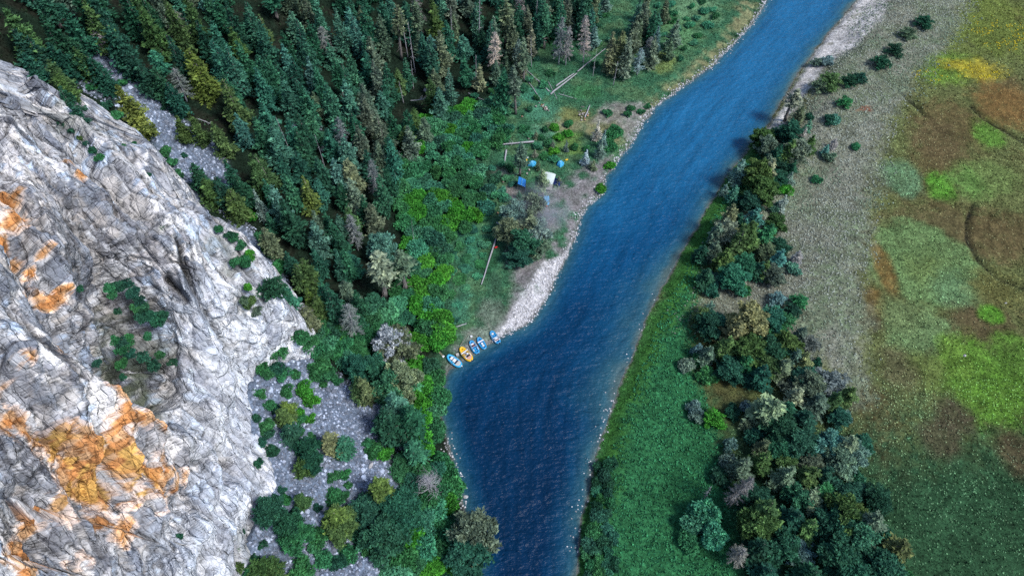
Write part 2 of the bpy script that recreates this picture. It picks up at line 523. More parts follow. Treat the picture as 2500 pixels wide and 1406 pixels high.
PATCHES = [  # meadow patches: place, size, colour, edge sharpness
    (2400, 60, 150, 90, (0.15, 0.20, 0.035), .5), (2300, 170, 90, 45, (0.14, 0.25, 0.03), .5), (2390, 180, 60, 28, (0.40, 0.33, 0.03), .8), (2330, 165, 45, 16, (0.38, 0.33, 0.03), .8),
    (2450, 260, 80, 60, (0.19, 0.11, 0.03), .5), (2330, 310, 90, 70, (0.13, 0.10, 0.035), .6), (2410, 330, 40, 36, (0.11, 0.26, 0.03), .7), (2290, 350, 70, 60, (0.12, 0.09, 0.035), .5),
    (2205, 435, 62, 48, (0.13, 0.25, 0.12), .35), (2300, 452, 45, 40, (0.10, 0.30, 0.025), .4), (2370, 440, 60, 45, (0.14, 0.28, 0.06), .6), (2440, 430, 60, 40, (0.15, 0.22, 0.06), .6),
    (2300, 560, 160, 75, (0.12, 0.10, 0.038), .6), (2450, 570, 90, 70, (0.125, 0.095, 0.035), .5), (2260, 640, 135, 105, (0.15, 0.26, 0.09), .14), (2275, 650, 60, 45, (0.16, 0.24, 0.07), .8),
    (2340, 700, 60, 55, (0.15, 0.28, 0.12), .6), (2165, 650, 26, 80, (0.19, 0.12, 0.03), .4), (2140, 730, 32, 40, (0.19, 0.12, 0.03), .5), (2440, 700, 80, 50, (0.15, 0.15, 0.04), .6),
    (2400, 790, 95, 55, (0.10, 0.075, 0.03), .5), (2425, 762, 30, 28, (0.10, 0.30, 0.02), .3), (2240, 800, 90, 70, (0.16, 0.26, 0.10), .5), (2200, 760, 60, 50, (0.17, 0.24, 0.09), .5),
    (2420, 940, 130, 120, (0.10, 0.24, 0.02), .35), (2480, 860, 60, 60, (0.10, 0.22, 0.025), .4), (2340, 870, 40, 60, (0.13, 0.25, 0.03), .4), (2260, 900, 60, 50, (0.13, 0.18, 0.04), .6),
    (2200, 900, 50, 60, (0.12, 0.12, 0.05), .6), (2490, 1100, 50, 70, (0.075, 0.06, 0.025), .5), (2300, 1060, 60, 50, (0.08, 0.075, 0.035), .6), (2340, 1010, 50, 60, (0.08, 0.07, 0.035), .6)]
CAMP_PATCHES = [(1390, 280, 60, 22, (0.20, 0.22, 0.08)), (1370, 308, 55, 20, (0.26, 0.27, 0.15)), (1330, 270, 45, 30, (0.08, 0.25, 0.15)), (1330, 330, 40, 30, (0.10, 0.27, 0.16)), (1390, 350, 40, 35, (0.14, 0.25, 0.07)), (1300, 230, 50, 30, (0.06, 0.23, 0.14)),
                (1430, 220, 40, 25, (0.06, 0.20, 0.08)), (1350, 100, 60, 60, (0.025, 0.09, 0.045)), (1660, 80, 60, 50, (0.12, 0.27, 0.12)), (1700, 20, 70, 40, (0.15, 0.29, 0.15)), (1620, 150, 40, 30, (0.17, 0.24, 0.08)), (1150, 600, 35, 80, (0.05, 0.19, 0.10)), (1130, 740, 30, 60, (0.07, 0.22, 0.13)),
                (1180, 520, 40, 40, (0.10, 0.24, 0.11)), (1200, 760, 45, 40, (0.15, 0.20, 0.15)), (1160, 810, 50, 16, (0.20, 0.25, 0.20)), (1250, 470, 40, 25, (0.22, 0.20, 0.19)), (1230, 420, 30, 20, (0.16, 0.19, 0.15)), (1190, 640, 25, 60, (0.03, 0.11, 0.05)), (1210, 700, 20, 40, (0.05, 0.12, 0.07))]
RED_SOIL = (2110, 268, 22, 9)

def ground_colour(X, Y, dl, dr, ds, Zg):
    n_a = fbm(xy3(X, Y, 0.09), 31, 4)
    n_b = fbm(xy3(X, Y, 0.35), 37, 4)
    n_c = fbm(xy3(X, Y, 1.1), 41, 3)
    wob = 3.0 * n_a + 1.6 * n_b
    n_d = fbm(xy3(X, Y, 1.7), 43, 3, 0.7)
    n_e = fbm(xy3(X, Y, 0.8), 44, 2, 0.6)
    def lay(col, c, m):
        m = np.clip(m + 3.2 * (0.6 * n_d + 0.5 * n_e) * m * (1 - m), 0, 1)
        return col * (1 - m[..., None]) + np.asarray(c) * m[..., None]
    one = np.ones(X.shape + (1,))
    col = one * np.array([0.012, 0.026, 0.016])
    # left side: forest floor, litter
    col = lay(col, (0.022, 0.026, 0.018), smooth(0.0, 0.5, n_b + 0.05))
    col = lay(col, (0.045, 0.145, 0.075), smooth(-5, 2, pg_in(X, Y, Z_CAMP) + wob))
    col = lay(col, (0.11, 0.23, 0.11), smooth(-3, 3, pg_in(X, Y, Z_CAMP) + wob) * smooth(-0.1, 0.5, n_b))
    col = lay(col, (0.26, 0.25, 0.13), 0.8 * smooth(-1, 2.5, pg_in(X, Y, Z_DRYBANK) + 0.6 * wob) * smooth(-0.35, 0.35, n_b + 0.2))
    col = lay(col, (0.26, 0.25, 0.24), 0.75 * smooth(-1, 1.5, pg_in(X, Y, Z_SAND) + 0.4 * wob))
    col = lay(col, (0.23, 0.215, 0.225), 0.9 * smooth(-2, 1.5, pg_in(X, Y, Z_MUD) + 0.5 * wob) * smooth(-0.45, 0.15, n_b + 0.1))
    for (cx, cy, rx, ry, c) in CAMP_PATCHES:
        ex, ey, ax, ay = px_ell(cx, cy, rx, ry, 1.5)
        q = np.sqrt(((X - ex) / ax) ** 2 + ((Y - ey) / ay) ** 2) + 0.5 * n_b
        col = lay(col, c, 0.9 * (1 - smooth(0.4, 1.2, q)))
    for s_ in Z_SCREE:
        col = lay(col, (0.185, 0.235, 0.32), smooth(-1, 1.5, pg_in(X, Y, s_) + 0.5 * wob))
    col = lay(col, (0.58, 0.57, 0.58), smooth(-0.6, 0.8, pg_in(X, Y, Z_BEACH) + 0.4 * wob) * smooth(-0.6, 0.1, n_b + 0.2))
    # right side
    R = smooth(-1, 1, dr)
    rc = one * np.array([0.14, 0.165, 0.06])
    rc = lay(rc, (0.12, 0.10, 0.042), smooth(0, 0.5, n_a))
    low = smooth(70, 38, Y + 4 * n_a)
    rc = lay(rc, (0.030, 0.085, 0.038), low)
    for (cx, cy, rx, ry, c, soft) in PATCHES:
        ex, ey, ax, ay = px_ell(cx, cy, rx, ry)
        q = np.sqrt(((X - ex) / ax) ** 2 + ((Y - ey) / ay) ** 2) + (0.14 + 0.45 * soft) * (0.6 * n_a + 0.8 * n_b)
        rc = lay(rc, np.asarray(c) * 0.9 + 0.012, 0.9 * (1 - smooth(1 - soft, 1 + 0.1 + soft * 0.3, q)))
    rc = lay(rc, (0.235, 0.245, 0.20), 0.85 * smooth(-4, 3, pg_in(X, Y, Z_SAGE) + wob))
    rc = lay(rc, (0.17, 0.23, 0.13), 0.6 * smooth(-4, 3, pg_in(X, Y, Z_SAGE) + wob) * smooth(-0.1, 0.35, n_a + 0.4 * n_b))
    rc = lay(rc, (0.62, 0.60, 0.58), smooth(-1.2, 1.5, pg_in(X, Y, Z_BLUFF) + 0.6 * wob) * smooth(-0.7, 0.0, n_b + 0.25))
    bgm = smooth(-3, 2, pg_in(X, Y, Z_BANKGRASS) + 0.7 * wob)
    rc = lay(rc, (0.035, 0.17, 0.065), bgm)
    rc = lay(rc, (0.05, 0.17, 0.035), bgm * smooth(7, 2, dr + wob))
    ex, ey, ax, ay = px_ell(*RED_SOIL)
    rc = lay(rc, (0.26, 0.10, 0.06), 0.8 * (1 - smooth(0.5, 1.2, np.sqrt(((X - ex) / ax) ** 2 + ((Y - ey) / ay) ** 2) + 0.5 * n_b)))
    for ck in CREEKS:
        dk = np.abs(pl_dist(X, Y, ck))
        rc = lay(rc, (0.018, 0.02, 0.015), 0.85 * np.exp(-(dk / 0.45) ** 2))
    col = col * (1 - R[..., None]) + rc * R[..., None]
    # wet edge and river bed
    bed = (dl < 0.2) & (dr < 0.2)
    col = np.where(bed[..., None], np.array([0.16, 0.17, 0.16]), col)
    col = col * (1 + 0.25 * n_c[..., None] + 0.35 * n_d[..., None])
    # far off: grassland
    far = smooth(230, 330, np.hypot(X, Y - 80))
    col = lay(col, (0.10, 0.12, 0.05), far)
    return np.clip(col * (1 - 0.25 * smooth(0.05, 0.5, n_b)[..., None]), 0.008, 0.85)

ax_x = axis(-150, 162, 0.5, 4200)
ax_y = axis(12, 215, 0.5, 4200)
TX, TY = np.meshgrid(ax_x, ax_y)
TZ, DL, DR, DS = ground_raw(TX, TY)
for ck in CREEKS:
    TZ = TZ - 0.7 * np.exp(-(pl_dist(TX, TY, ck) / 0.7) ** 2)
# the ground sinks away under the rock so that the two never share a surface
cz = np.full(TZ.shape, -99.0)
mk = (TX < -25) & (TX > -170) & (TY > -20) & (TY < 170)
cz[mk] = cliff_raw(TX[mk], TY[mk])
osd, _ = outline(TX[mk], TY[mk])
TZ[mk] = np.where(osd > 0.5, np.minimum(TZ[mk], np.minimum(TZ[mk], cz[mk]) - 10 * smooth(0.5, 4, osd)), TZ[mk])
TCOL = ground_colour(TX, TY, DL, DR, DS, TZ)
ny, nx = TX.shape
idx = np.arange(nx * ny).reshape(ny, nx)
quads = np.stack([idx[:-1, :-1], idx[:-1, 1:], idx[1:, 1:], idx[1:, :-1]], -1).reshape(-1, 4)
V = np.stack([TX, TY, TZ], -1).reshape(-1, 3)
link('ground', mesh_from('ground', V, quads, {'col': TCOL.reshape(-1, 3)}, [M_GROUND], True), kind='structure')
def ground_col_at(x, y):
    i = np.clip(np.searchsorted(ax_x, x), 0, nx - 1)
    j = np.clip(np.searchsorted(ax_y, y), 0, ny - 1)
    return TCOL[j, i]

# ------------------------------------------------------------------ river
M_WATER, nt, b = new_mat('river_water', 0.30, 0.25)
b.inputs['IOR'].default_value = 1.33
a_ = N(nt, 'ShaderNodeAttribute', attribute_name='depth')
geo = N(nt, 'ShaderNodeNewGeometry')
mp = N(nt, 'ShaderNodeMapping')
mp.inputs['Rotation'].default_value = (0, 0, radians(28))
mp.inputs['Scale'].default_value = (1.0, 2.0, 1.0)
nt.links.new(geo.outputs['Position'], mp.inputs['Vector'])
fl = N(nt, 'ShaderNodeAttribute', attribute_name='flow')
mpf = N(nt, 'ShaderNodeMapping'); mpf.inputs['Scale'].default_value = (0.55, 0.06, 1.0)
nt.links.new(fl.outputs['Vector'], mpf.inputs['Vector'])
w5 = noise(nt, 1.0, 5, 0.6, mpf.outputs[0])
w1 = noise(nt, 0.9, 3, 0.55, mp.outputs[0])
w2 = noise(nt, 0.07, 3, 0.6, geo.outputs['Position'])
w3 = noise(nt, 2.6, 3, 0.6, mp.outputs[0])
sky_sheen_fade = N(nt, 'ShaderNodeAttribute', attribute_name='sky_sheen_fade')      # sky reflection painted into the base colour: lighter upstream, darker downstream
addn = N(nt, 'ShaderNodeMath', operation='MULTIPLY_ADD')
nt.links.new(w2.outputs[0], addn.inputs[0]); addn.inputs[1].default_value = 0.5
sub_ = N(nt, 'ShaderNodeMath', operation='SUBTRACT'); nt.links.new(sky_sheen_fade.outputs['Fac'], sub_.inputs[0]); sub_.inputs[1].default_value = 0.25
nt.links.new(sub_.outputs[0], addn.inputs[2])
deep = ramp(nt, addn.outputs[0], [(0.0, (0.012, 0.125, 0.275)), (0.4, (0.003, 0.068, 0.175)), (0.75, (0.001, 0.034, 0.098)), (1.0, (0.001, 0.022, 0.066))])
shal = ramp(nt, a_.outputs['Fac'], [(0.0, (0.08, 0.13, 0.13)), (0.12, (0.03, 0.11, 0.15)), (0.45, (0.008, 0.08, 0.16)), (1.0, (0.003, 0.07, 0.17))])
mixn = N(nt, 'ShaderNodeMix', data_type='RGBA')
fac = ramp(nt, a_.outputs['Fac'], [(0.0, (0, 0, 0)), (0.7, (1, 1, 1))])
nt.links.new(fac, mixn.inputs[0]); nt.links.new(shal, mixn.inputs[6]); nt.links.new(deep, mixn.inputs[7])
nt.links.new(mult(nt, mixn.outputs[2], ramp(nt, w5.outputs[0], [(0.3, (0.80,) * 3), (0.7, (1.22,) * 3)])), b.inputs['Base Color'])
w4 = noise(nt, 0.30, 3, 0.5, mp.outputs[0])
p_ = bump(nt, b, w4.outputs[0], 1.0, 0.7)
p_ = bump(nt, b, w1.outputs[0], 0.42, 0.8, p_)
bump(nt, b, w3.outputs[0], 0.06, 0.6, p_)

def resample(pl, n):
    s = np.concatenate([[0], np.cumsum(np.hypot(*np.diff(pl, axis=0).T))])
    t = np.linspace(0, s[-1], n)
    return np.stack([np.interp(t, s, pl[:, 0]), np.interp(t, s, pl[:, 1])], -1)
ys = np.concatenate([np.linspace(-390, 5, 20), np.arange(7, 215, 0.8), np.linspace(216, 690, 30)])
xl = np.array([np.interp(y, LB[:, 1], LB[:, 0]) for y in ys]) - 9.0
xr = np.array([np.interp(y, RB[:, 1], RB[:, 0]) for y in ys]) + 9.0
u = np.linspace(0, 1, 90)
WX = xl[:, None] * (1 - u) + xr[:, None] * u
WY = np.repeat(ys[:, None], 90, 1)
_, wl, wr, _ = ground_raw(WX, WY)
dd = np.minimum(-wl, -wr * (0.8 - 0.4 * smooth(50, 60, WY) * smooth(105, 85, WY)) + 0.8 * fbm(xy3(WX, WY, 0.3), 97, 3))
depth = np.clip(dd / 7.0, 0, 1)
WZ = np.full(WX.shape, -0.03)
idx = np.arange(WX.size).reshape(WX.shape)
quads = np.stack([idx[:-1, :-1], idx[:-1, 1:], idx[1:, 1:], idx[1:, :-1]], -1).reshape(-1, 4)
link('river', mesh_from('river', np.stack([WX, WY, WZ], -1).reshape(-1, 3), quads, {'depth': depth.ravel(), 'flow': np.stack([(u[None] - 0.5) * (xr - xl)[:, None], WY, 0 * WX], -1).reshape(-1, 3), 'sky_sheen_fade': smooth(150, 30, WY).ravel()}, [M_WATER], True), kind='structure')

# ------------------------------------------------------------------ cliff
def rot_m(ax, ay, az):
    cx, sx, cy, sy, cz_, sz = cos(ax), sin(ax), cos(ay), sin(ay), cos(az), sin(az)
    return np.array([[cz_, -sz, 0], [sz, cz_, 0], [0, 0, 1]]) @ np.array([[cy, 0, sy], [0, 1, 0], [-sy, 0, cy]]) @ np.array([[1, 0, 0], [0, cx, -sx], [0, sx, cx]])

def facets(P, R, s, seed, K):
    """broken-rock relief: every cell gets its own tilted plane (joined over a short bevel); returns relief, cell tint, crack closeness"""
    q = ((P @ R.T) * np.asarray(s)).astype(np.float32)
    I = np.floor(q).astype(np.int64)
    n = len(q)
    d1 = np.full(n, 9.0, np.float32); d2 = np.full(n, 9.0, np.float32)
    tint = np.zeros(n, np.float32); wsum = np.zeros(n, np.float32); rsum = np.zeros(n, np.float32)
    for dx in (-1, 0, 1):
        for dy in (-1, 0, 1):
            for dz in (-1, 0, 1):
                c = I + np.array([dx, dy, dz])
                e = [q[:, k] - c[:, k] - _h(c[:, 0], c[:, 1], c[:, 2], seed + k).astype(np.float32) for k in range(3)]
                d = np.maximum(np.maximum(np.abs(e[0]), np.abs(e[1])), np.abs(e[2])) * 0.5 + np.sqrt(e[0] ** 2 + e[1] ** 2 + e[2] ** 2) * 0.5
                o = _h(c[:, 0], c[:, 1], c[:, 2], seed + 21).astype(np.float32) * 2 - 1
                r_ = o * 0.6
                for k in range(3):
                    r_ = r_ + e[k] * (_h(c[:, 0], c[:, 1], c[:, 2], seed + 11 + k) * 1.8 - 0.9)
                w = np.exp(-K * d)
                wsum += w; rsum += w * r_
                m = d < d1
                d2 = np.where(m, d1, np.minimum(d2, d))
                tint = np.where(m, o, tint)
                d1 = np.where(m, d, d1)
    return rsum / (wsum + 1e-30), tint, d2 - d1

rows = np.concatenate([np.arange(-18, 12, 0.8), np.arange(12, 112, 0.22), np.arange(112, 160, 0.5)])
ncol = 680
fine = np.linspace(-172, -27, 700)
FX, FY = np.meshgrid(fine, rows)
FZ = cliff_raw(FX, FY)
FG = np.stack([np.interp(fine, GX, np.zeros_like(GX))] * len(rows)) * 0 + samp(RG, FX, FY)
CXs = np.zeros((len(rows), ncol)); CZs = np.zeros_like(CXs)
for r in range(len(rows)):
    w = np.where((FX[r, :-1] < -105), 0.35, 1.0)
    zc = np.maximum(FZ[r], FG[r] - 4)
    s = np.concatenate([[0], np.cumsum(np.hypot(np.diff(fine), np.diff(zc)) * w)])
    t = np.linspace(0, s[-1], ncol)
    CXs[r] = np.interp(t, s, fine)
    CZs[r] = np.interp(t, s, FZ[r])
CYs = np.repeat(rows[:, None], ncol, 1)
P0 = np.stack([CXs, CYs, CZs], -1)
# the smooth surface's normals, from neighbours
du = np.gradient(P0, axis=1); dv = np.gradient(P0, axis=0)
nr = np.cross(du, dv)
nr /= np.linalg.norm(nr, axis=-1, keepdims=True) + 1e-9
PF = P0.reshape(-1, 3); NF = nr.reshape(-1, 3)
above = PF[:, 2] > samp(RG, PF[:, 0], PF[:, 1]) - 5
DB = np.array([52.0, -37.0, -24.0]); DB /= np.linalg.norm(DB)      # bedding: along the crest ...
NB = np.array([0.29, 0.77, -0.56]); NB -= DB * (NB @ DB); NB /= np.linalg.norm(NB)   # ... and across the beds
R1 = np.stack([DB, np.cross(NB, DB), NB])
R2 = rot_m(radians(-15), radians(35), radians(-30))
act = np.where(above)[0]
Pa, Na = PF[act], NF[act]
warp = Pa + 0.5 * np.stack([fbm(Pa * 0.18, 61 + k, 2) for k in range(3)], -1)
r1, t1, c1 = facets(warp, R1, (0.07, 0.13, 0.26), 101, 22.0)
r2, t2, c2 = facets(warp, R1, (0.20, 0.36, 0.75), 131, 14.0)
r3, t3, c3 = facets(warp, R2, (1.0, 0.6, 0.9), 161, 12.0)
big = fbm(Pa * 0.09, 71, 3)
n4 = fbm(Pa * np.array([1.1, 0.8, 1.1]), 72, 4)
# a few long straight clefts along the bedding
cleft = np.zeros(len(Pa))
CLEFTS = [[(430, 592), (440, 640), (466, 700), (498, 760), (530, 812), (556, 850)], [(250, 700), (262, 745), (285, 790), (300, 800)], [(410, 680), (440, 710), (458, 735)]]
for cl in CLEFTS:
    pts = np.array([at(*q, R=RC) for q in cl])
    dm = np.full(len(Pa), 1e9)
    for i in range(len(pts) - 1):
        ab = pts[i + 1] - pts[i]
        t = np.clip(((Pa - pts[i]) @ ab) / (ab @ ab), 0, 1)
        dm = np.minimum(dm, np.linalg.norm(Pa - pts[i] - t[:, None] * ab, axis=1))
    cleft += np.exp(-(dm / 0.42) ** 2)
def line_relief(px_pts, width):
    pts = np.array([at(*q, R=RC) for q in px_pts])
    dm = np.full(len(Pa), 1e9)
    for i in range(len(pts) - 1):
        ab = pts[i + 1] - pts[i]
        t = np.clip(((Pa - pts[i]) @ ab) / (ab @ ab), 0, 1)
        dm = np.minimum(dm, np.linalg.norm(Pa - pts[i] - t[:, None] * ab, axis=1))
    return np.exp(-((dm + 0.9 * n4) / width) ** 2)
FORM = [([(60, 600), (130, 745), (200, 850), (290, 950), (350, 1000)], 2.6, -2.4), ([(285, 700), (330, 780), (350, 860), (375, 930)], 4.2, -3.6), ([(0, 1000), (90, 1045), (160, 1125), (240, 1190)], 2.0, -2.2), ([(380, 1406), (410, 1300), (450, 1200)], 1.4, -1.5),
        ([(500, 1406), (520, 1260), (545, 1120)], 1.2, -1.2), ([(600, 900), (590, 980), (600, 1060)], 2.6, -1.6), ([(600, 1320), (640, 1245)], 1.2, -1.4), ([(120, 1330), (110, 1260), (60, 1200)], 1.6, -1.6), ([(130, 300), (230, 400), (330, 500)], 1.6, -1.5),
        ([(0, 820), (100, 875), (190, 945), (300, 1010), (430, 1090)], 2.6, 2.2), ([(420, 610), (460, 720), (510, 830), (560, 930)], 2.0, 1.6), ([(60, 230), (200, 330), (330, 440), (430, 560)], 2.2, 1.8), ([(500, 1000), (505, 1150), (530, 1300)], 1.8, 1.3),
        ([(300, 1060), (340, 1180), (400, 1290)], 1.8, 1.4), ([(660, 760), (620, 830)], 3.0, 1.2), ([(20, 330), (60, 450), (130, 600)], 2.0, 1.4), ([(440, 985), (400, 1000), (350, 985)], 1.2, 1.6), ([(200, 500), (280, 620), (300, 690)], 1.8, -1.4)]
form = np.zeros(len(Pa))
for pts_, w_, a_amp in FORM:
    form += 1.7 * a_amp * line_relief(pts_, w_ * 1.15)
sb = (warp @ NB)
beds = vnoise(np.stack([sb * 0.30, 0.02 * (warp @ DB), 0 * sb], -1), 201) * 0.9 + vnoise(np.stack([sb * 0.85, 0.05 * (warp @ DB), 0 * sb + 3], -1), 202) * 0.45
beds = beds + 0.35 * np.sign(beds) * np.sqrt(np.abs(beds))
disp = 1.6 * big + form + 0.7 * beds + 1.7 * r1 + 1.1 * r2 + 0.45 * r3 + 0.20 * n4 - 2.6 * np.clip(cleft, 0, 1)
edge_, _ = outline(Pa[:, 0], Pa[:, 1])
disp *= 0.30 + 0.70 * smooth(-0.5, 5, edge_)
disp -= 0.35 * np.exp(-(c1 / 0.04) ** 2) + 0.2 * np.exp(-(c2 / 0.05) ** 2)
PD = PF.copy()
PD[act] = Pa + Na * disp[:, None]
# colour of the stone, with ridge light and blue skylight painted in
fa = fbm(Pa * 0.12, 81, 4); fb = fbm(Pa * 0.5, 82, 4)
strk = fbm((warp @ R1.T) * np.array([0.16, 0.45, 1.9]), 83, 5, 0.6)
fine_ = fbm((warp @ R1.T) * np.array([0.8, 1.2, 2.6]), 84, 4, 0.6)
form_n = np.clip(form / 2.0, -1, 1)
dk_ = -0.5 * fa
for (a, b2, rr_) in [(170, 540, 110), (250, 640, 80), (330, 560, 70), (110, 480, 60), (300, 1300, 90), (400, 1330, 70), (180, 1330, 60), (30, 1090, 50), (60, 1200, 50), (330, 1000, 50), (480, 690, 40), (520, 860, 35), (450, 1150, 50), (110, 960, 40), (520, 760, 30), (30, 900, 40)]:   # darker grey patches
    c = at(a, b2, R=RC)
    rad = rr_ * (np.linalg.norm(c - np.array([0, 0, CAM_H])) / F_PX)
    dk_ = np.maximum(dk_, 0.42 * (1 - smooth(0.5, 1.3, np.linalg.norm(Pa - c, axis=1) / rad + 0.4 * fb)))
col = np.ones((len(Pa), 3)) * np.array([0.60, 0.615, 0.645])
def lay(col, c, m):
    return col * (1 - m[:, None]) + np.asarray(c) * m[:, None]
col = lay(col, (0.82, 0.81, 0.81), smooth(0.0, 0.14, 0.5 * fa + 0.3 * t1 + 0.25 * t2 + 0.25 * form_n))  # near-white where ridges catch the light, painted by relief
col = lay(col, (0.42, 0.55, 0.72), 0.75 * smooth(0.18, 0.26, 0.5 * fb + 0.45 * t2 + 0.3 * t3 - 0.3 * fa))  # blue skylight of shaded faces painted onto some cells
col = lay(col, (0.20, 0.21, 0.235), 0.85 * smooth(0.14, 0.24, dk_ + 0.25 * t1 + 0.35 * t2 + 0.3 * t3 + 0.2 * fb - 0.10))
col = lay(col, (0.50, 0.46, 0.42), 0.6 * smooth(0.3, 0.4, 0.6 * fa - 0.5 * t2 + 0.3 * t3))
lines = np.exp(-(strk / 0.035) ** 2) * smooth(-0.1, 0.25, fb) + 0.8 * np.exp(-(fine_ / 0.03) ** 2) * smooth(0.0, 0.3, -fb)
col = lay(col, (0.09, 0.09, 0.10), 0.75 * np.clip(lines, 0, 1))
col = lay(col, (0.07, 0.07, 0.075), 0.85 * np.exp(-(c1 / 0.030) ** 2))
col = lay(col, (0.10, 0.10, 0.105), 0.75 * np.exp(-(c2 / 0.035) ** 2))
col = lay(col, (0.16, 0.16, 0.165), 0.6 * np.exp(-(c3 / 0.05) ** 2) * smooth(-0.2, 0.2, fa))
col = lay(col, (0.025, 0.025, 0.025), np.clip(cleft * 1.3, 0, 1) * 0.97)
RUST = [(225, 1150, 62, 1), (150, 1075, 45, 1), (300, 1120, 50, .8), (210, 1095, 50, .9), (255, 1195, 45, .9), (330, 1180, 50, .55), (370, 1140, 40, .5), (100, 1290, 30, 1), (115, 1250, 24, .9), (70, 1330, 40, .8),
        (160, 1245, 40, .7), (250, 1270, 30, .6), (280, 1050, 40, .6), (330, 1050, 40, .45), (240, 960, 45, .4), (30, 1010, 40, .8), (80, 1045, 30, .8), (18, 480, 28, 1), (45, 530, 28, .8), (15, 575, 24, .9),
        (50, 600, 22, .7), (110, 610, 12, 1), (75, 650, 30, .6), (155, 710, 24, 1), (125, 690, 22, .7), (200, 440, 14, .7), (205, 430, 10, .8), (160, 400, 16, .5), (150, 860, 18, .7), (170, 850, 16, .5), (95, 700, 25, .5),
        (80, 1390, 25, .6), (200, 1370, 30, .4), (300, 1300, 35, .45), (380, 1240, 30, .3), (420, 1180, 30, .35), (0, 940, 30, .6), (40, 900, 20, .4)]
rust = np.zeros(len(Pa)); gold = np.zeros(len(Pa))
for k, (a, b2, r, s) in enumerate(RUST):
    c = at(a, b2, R=RC)
    rad = r * (np.linalg.norm(c - np.array([0, 0, CAM_H])) / F_PX)
    q = np.linalg.norm(Pa - c, axis=1) / rad
    rust = np.maximum(rust, s * (1 - smooth(0.2, 1.5, q + 0.35 * fb)))
    if 1 <= a and (k < 6):
        gold = np.maximum(gold, 1 - smooth(0.4, 1.3, q + 0.5 * t2))
rs = (rust + 0.28 * t2 + 0.22 * t3 + 0.15 * strk) * smooth(0.05, 0.22, rust)
col = lay(col, (0.78, 0.62, 0.52), 0.85 * smooth(0.22, 0.34, rs))
col = lay(col, (0.62, 0.36, 0.17), 0.9 * smooth(0.48, 0.56, rs))
col = lay(col, (0.52, 0.22, 0.07), 0.85 * smooth(0.74, 0.82, rs + 0.15 * t3))
col = lay(col, (0.55, 0.35, 0.10), 0.8 * gold * smooth(0.5, 0.6, rs) * smooth(0.0, 0.1, t3 - 0.2 * t2))
col = lay(col, (0.17, 0.07, 0.025), 0.85 * smooth(0.4, 0.5, rs) * np.clip(lines + np.exp(-(c2 / 0.05) ** 2), 0, 1))
# thin soil and plants on the ledges
VEG = [(360, 955, 75, 45, 1.), (345, 870, 75, 60, .95), (330, 770, 45, 60, .7), (620, 720, 40, 60, .6), (590, 650, 45, 45, .7), (540, 590, 40, 30, .6), (400, 560, 20, 20, .5), (230, 330, 40, 40, .4), (590, 1330, 40, 60, .5), (160, 300, 20, 50, .6)]
veg = np.zeros(len(Pa))
for (a, b2, rx, ry, s) in VEG:
    c = at(a, b2, R=RC)
    rad = 0.5 * (rx + ry) * (np.linalg.norm(c - np.array([0, 0, CAM_H])) / F_PX)
    veg = np.maximum(veg, s * (1 - smooth(0.5, 1.25, np.linalg.norm(Pa - c, axis=1) / rad + 0.5 * fb)))
col = lay(col, (0.085, 0.10, 0.07), veg * smooth(-0.45, 0.15, n4))
wall = smooth(11, 4, edge_) * smooth(78, 66, Pa[:, 1]) * smooth(-0.5, 0.1, fb + 0.3)      # paler blue-white lower wall
col = lay(col, (0.68, 0.73, 0.80), 0.6 * wall * (1 - veg))
col *= (1 + 0.20 * t3 + 0.16 * t2)[:, None]
joints = np.clip(0.25 + 1.6 * fb - 0.9 * wall + 0.5 * t1, 0, 1)
CC = np.ones((len(PF), 3)) * 0.4
CC[act] = np.clip(col, 0.02, 0.84)
JN = np.zeros(len(PF)); JN[act] = joints
idx = np.arange(len(PF)).reshape(CXs.shape)
quads = np.stack([idx[:-1, :-1], idx[:-1, 1:], idx[1:, 1:], idx[1:, :-1]], -1).reshape(-1, 4)
quads = quads[above[quads].all(1)]
used = np.unique(quads)
re = np.zeros(len(PF), int); re[used] = np.arange(len(used))
M_ROCK, nt, b = new_mat('limestone', 0.9, 0.15)
a_ = N(nt, 'ShaderNodeAttribute', attribute_name='col')
geo = N(nt, 'ShaderNodeNewGeometry')
mp = N(nt, 'ShaderNodeMapping')
from mathutils import Matrix
mp.vector_type = 'POINT'
eb = Matrix(R1.tolist()).to_euler()
mp.inputs['Rotation'].default_value = eb
mp2 = N(nt, 'ShaderNodeMapping')
mp2.inputs['Scale'].default_value = (0.55, 1.0, 1.7)
nt.links.new(geo.outputs['Position'], mp.inputs['Vector'])
nt.links.new(mp.outputs[0], mp2.inputs['Vector'])
k1 = noise(nt, 0.9, 6, 0.72, mp2.outputs[0])
k2 = noise(nt, 1.6, 6, 0.75, geo.outputs['Position'])
g1 = ramp(nt, k1.outputs[0], [(0.34, (0.35,) * 3), (0.43, (0.95,) * 3), (0.68, (1.2,) * 3)])
g2 = ramp(nt, k2.outputs[0], [(0.30, (0.5,) * 3), (0.45, (1.0,) * 3), (0.75, (1.2,) * 3)])
jit = N(nt, 'ShaderNodeMix', data_type='VECTOR')
jit.inputs[0].default_value = 0.12
nt.links.new(mp2.outputs[0], jit.inputs[4]); nt.links.new(k2.outputs['Color'], jit.inputs[5])
rock = mult(nt, mult(nt, a_.outputs['Color'], g1), g2)
hts = []
k3 = N(nt, 'ShaderNodeAttribute', attribute_name='joints')
pres = ramp(nt, k3.outputs['Fac'], [(0.0, (0.03,) * 3), (1.0, (0.42,) * 3)])
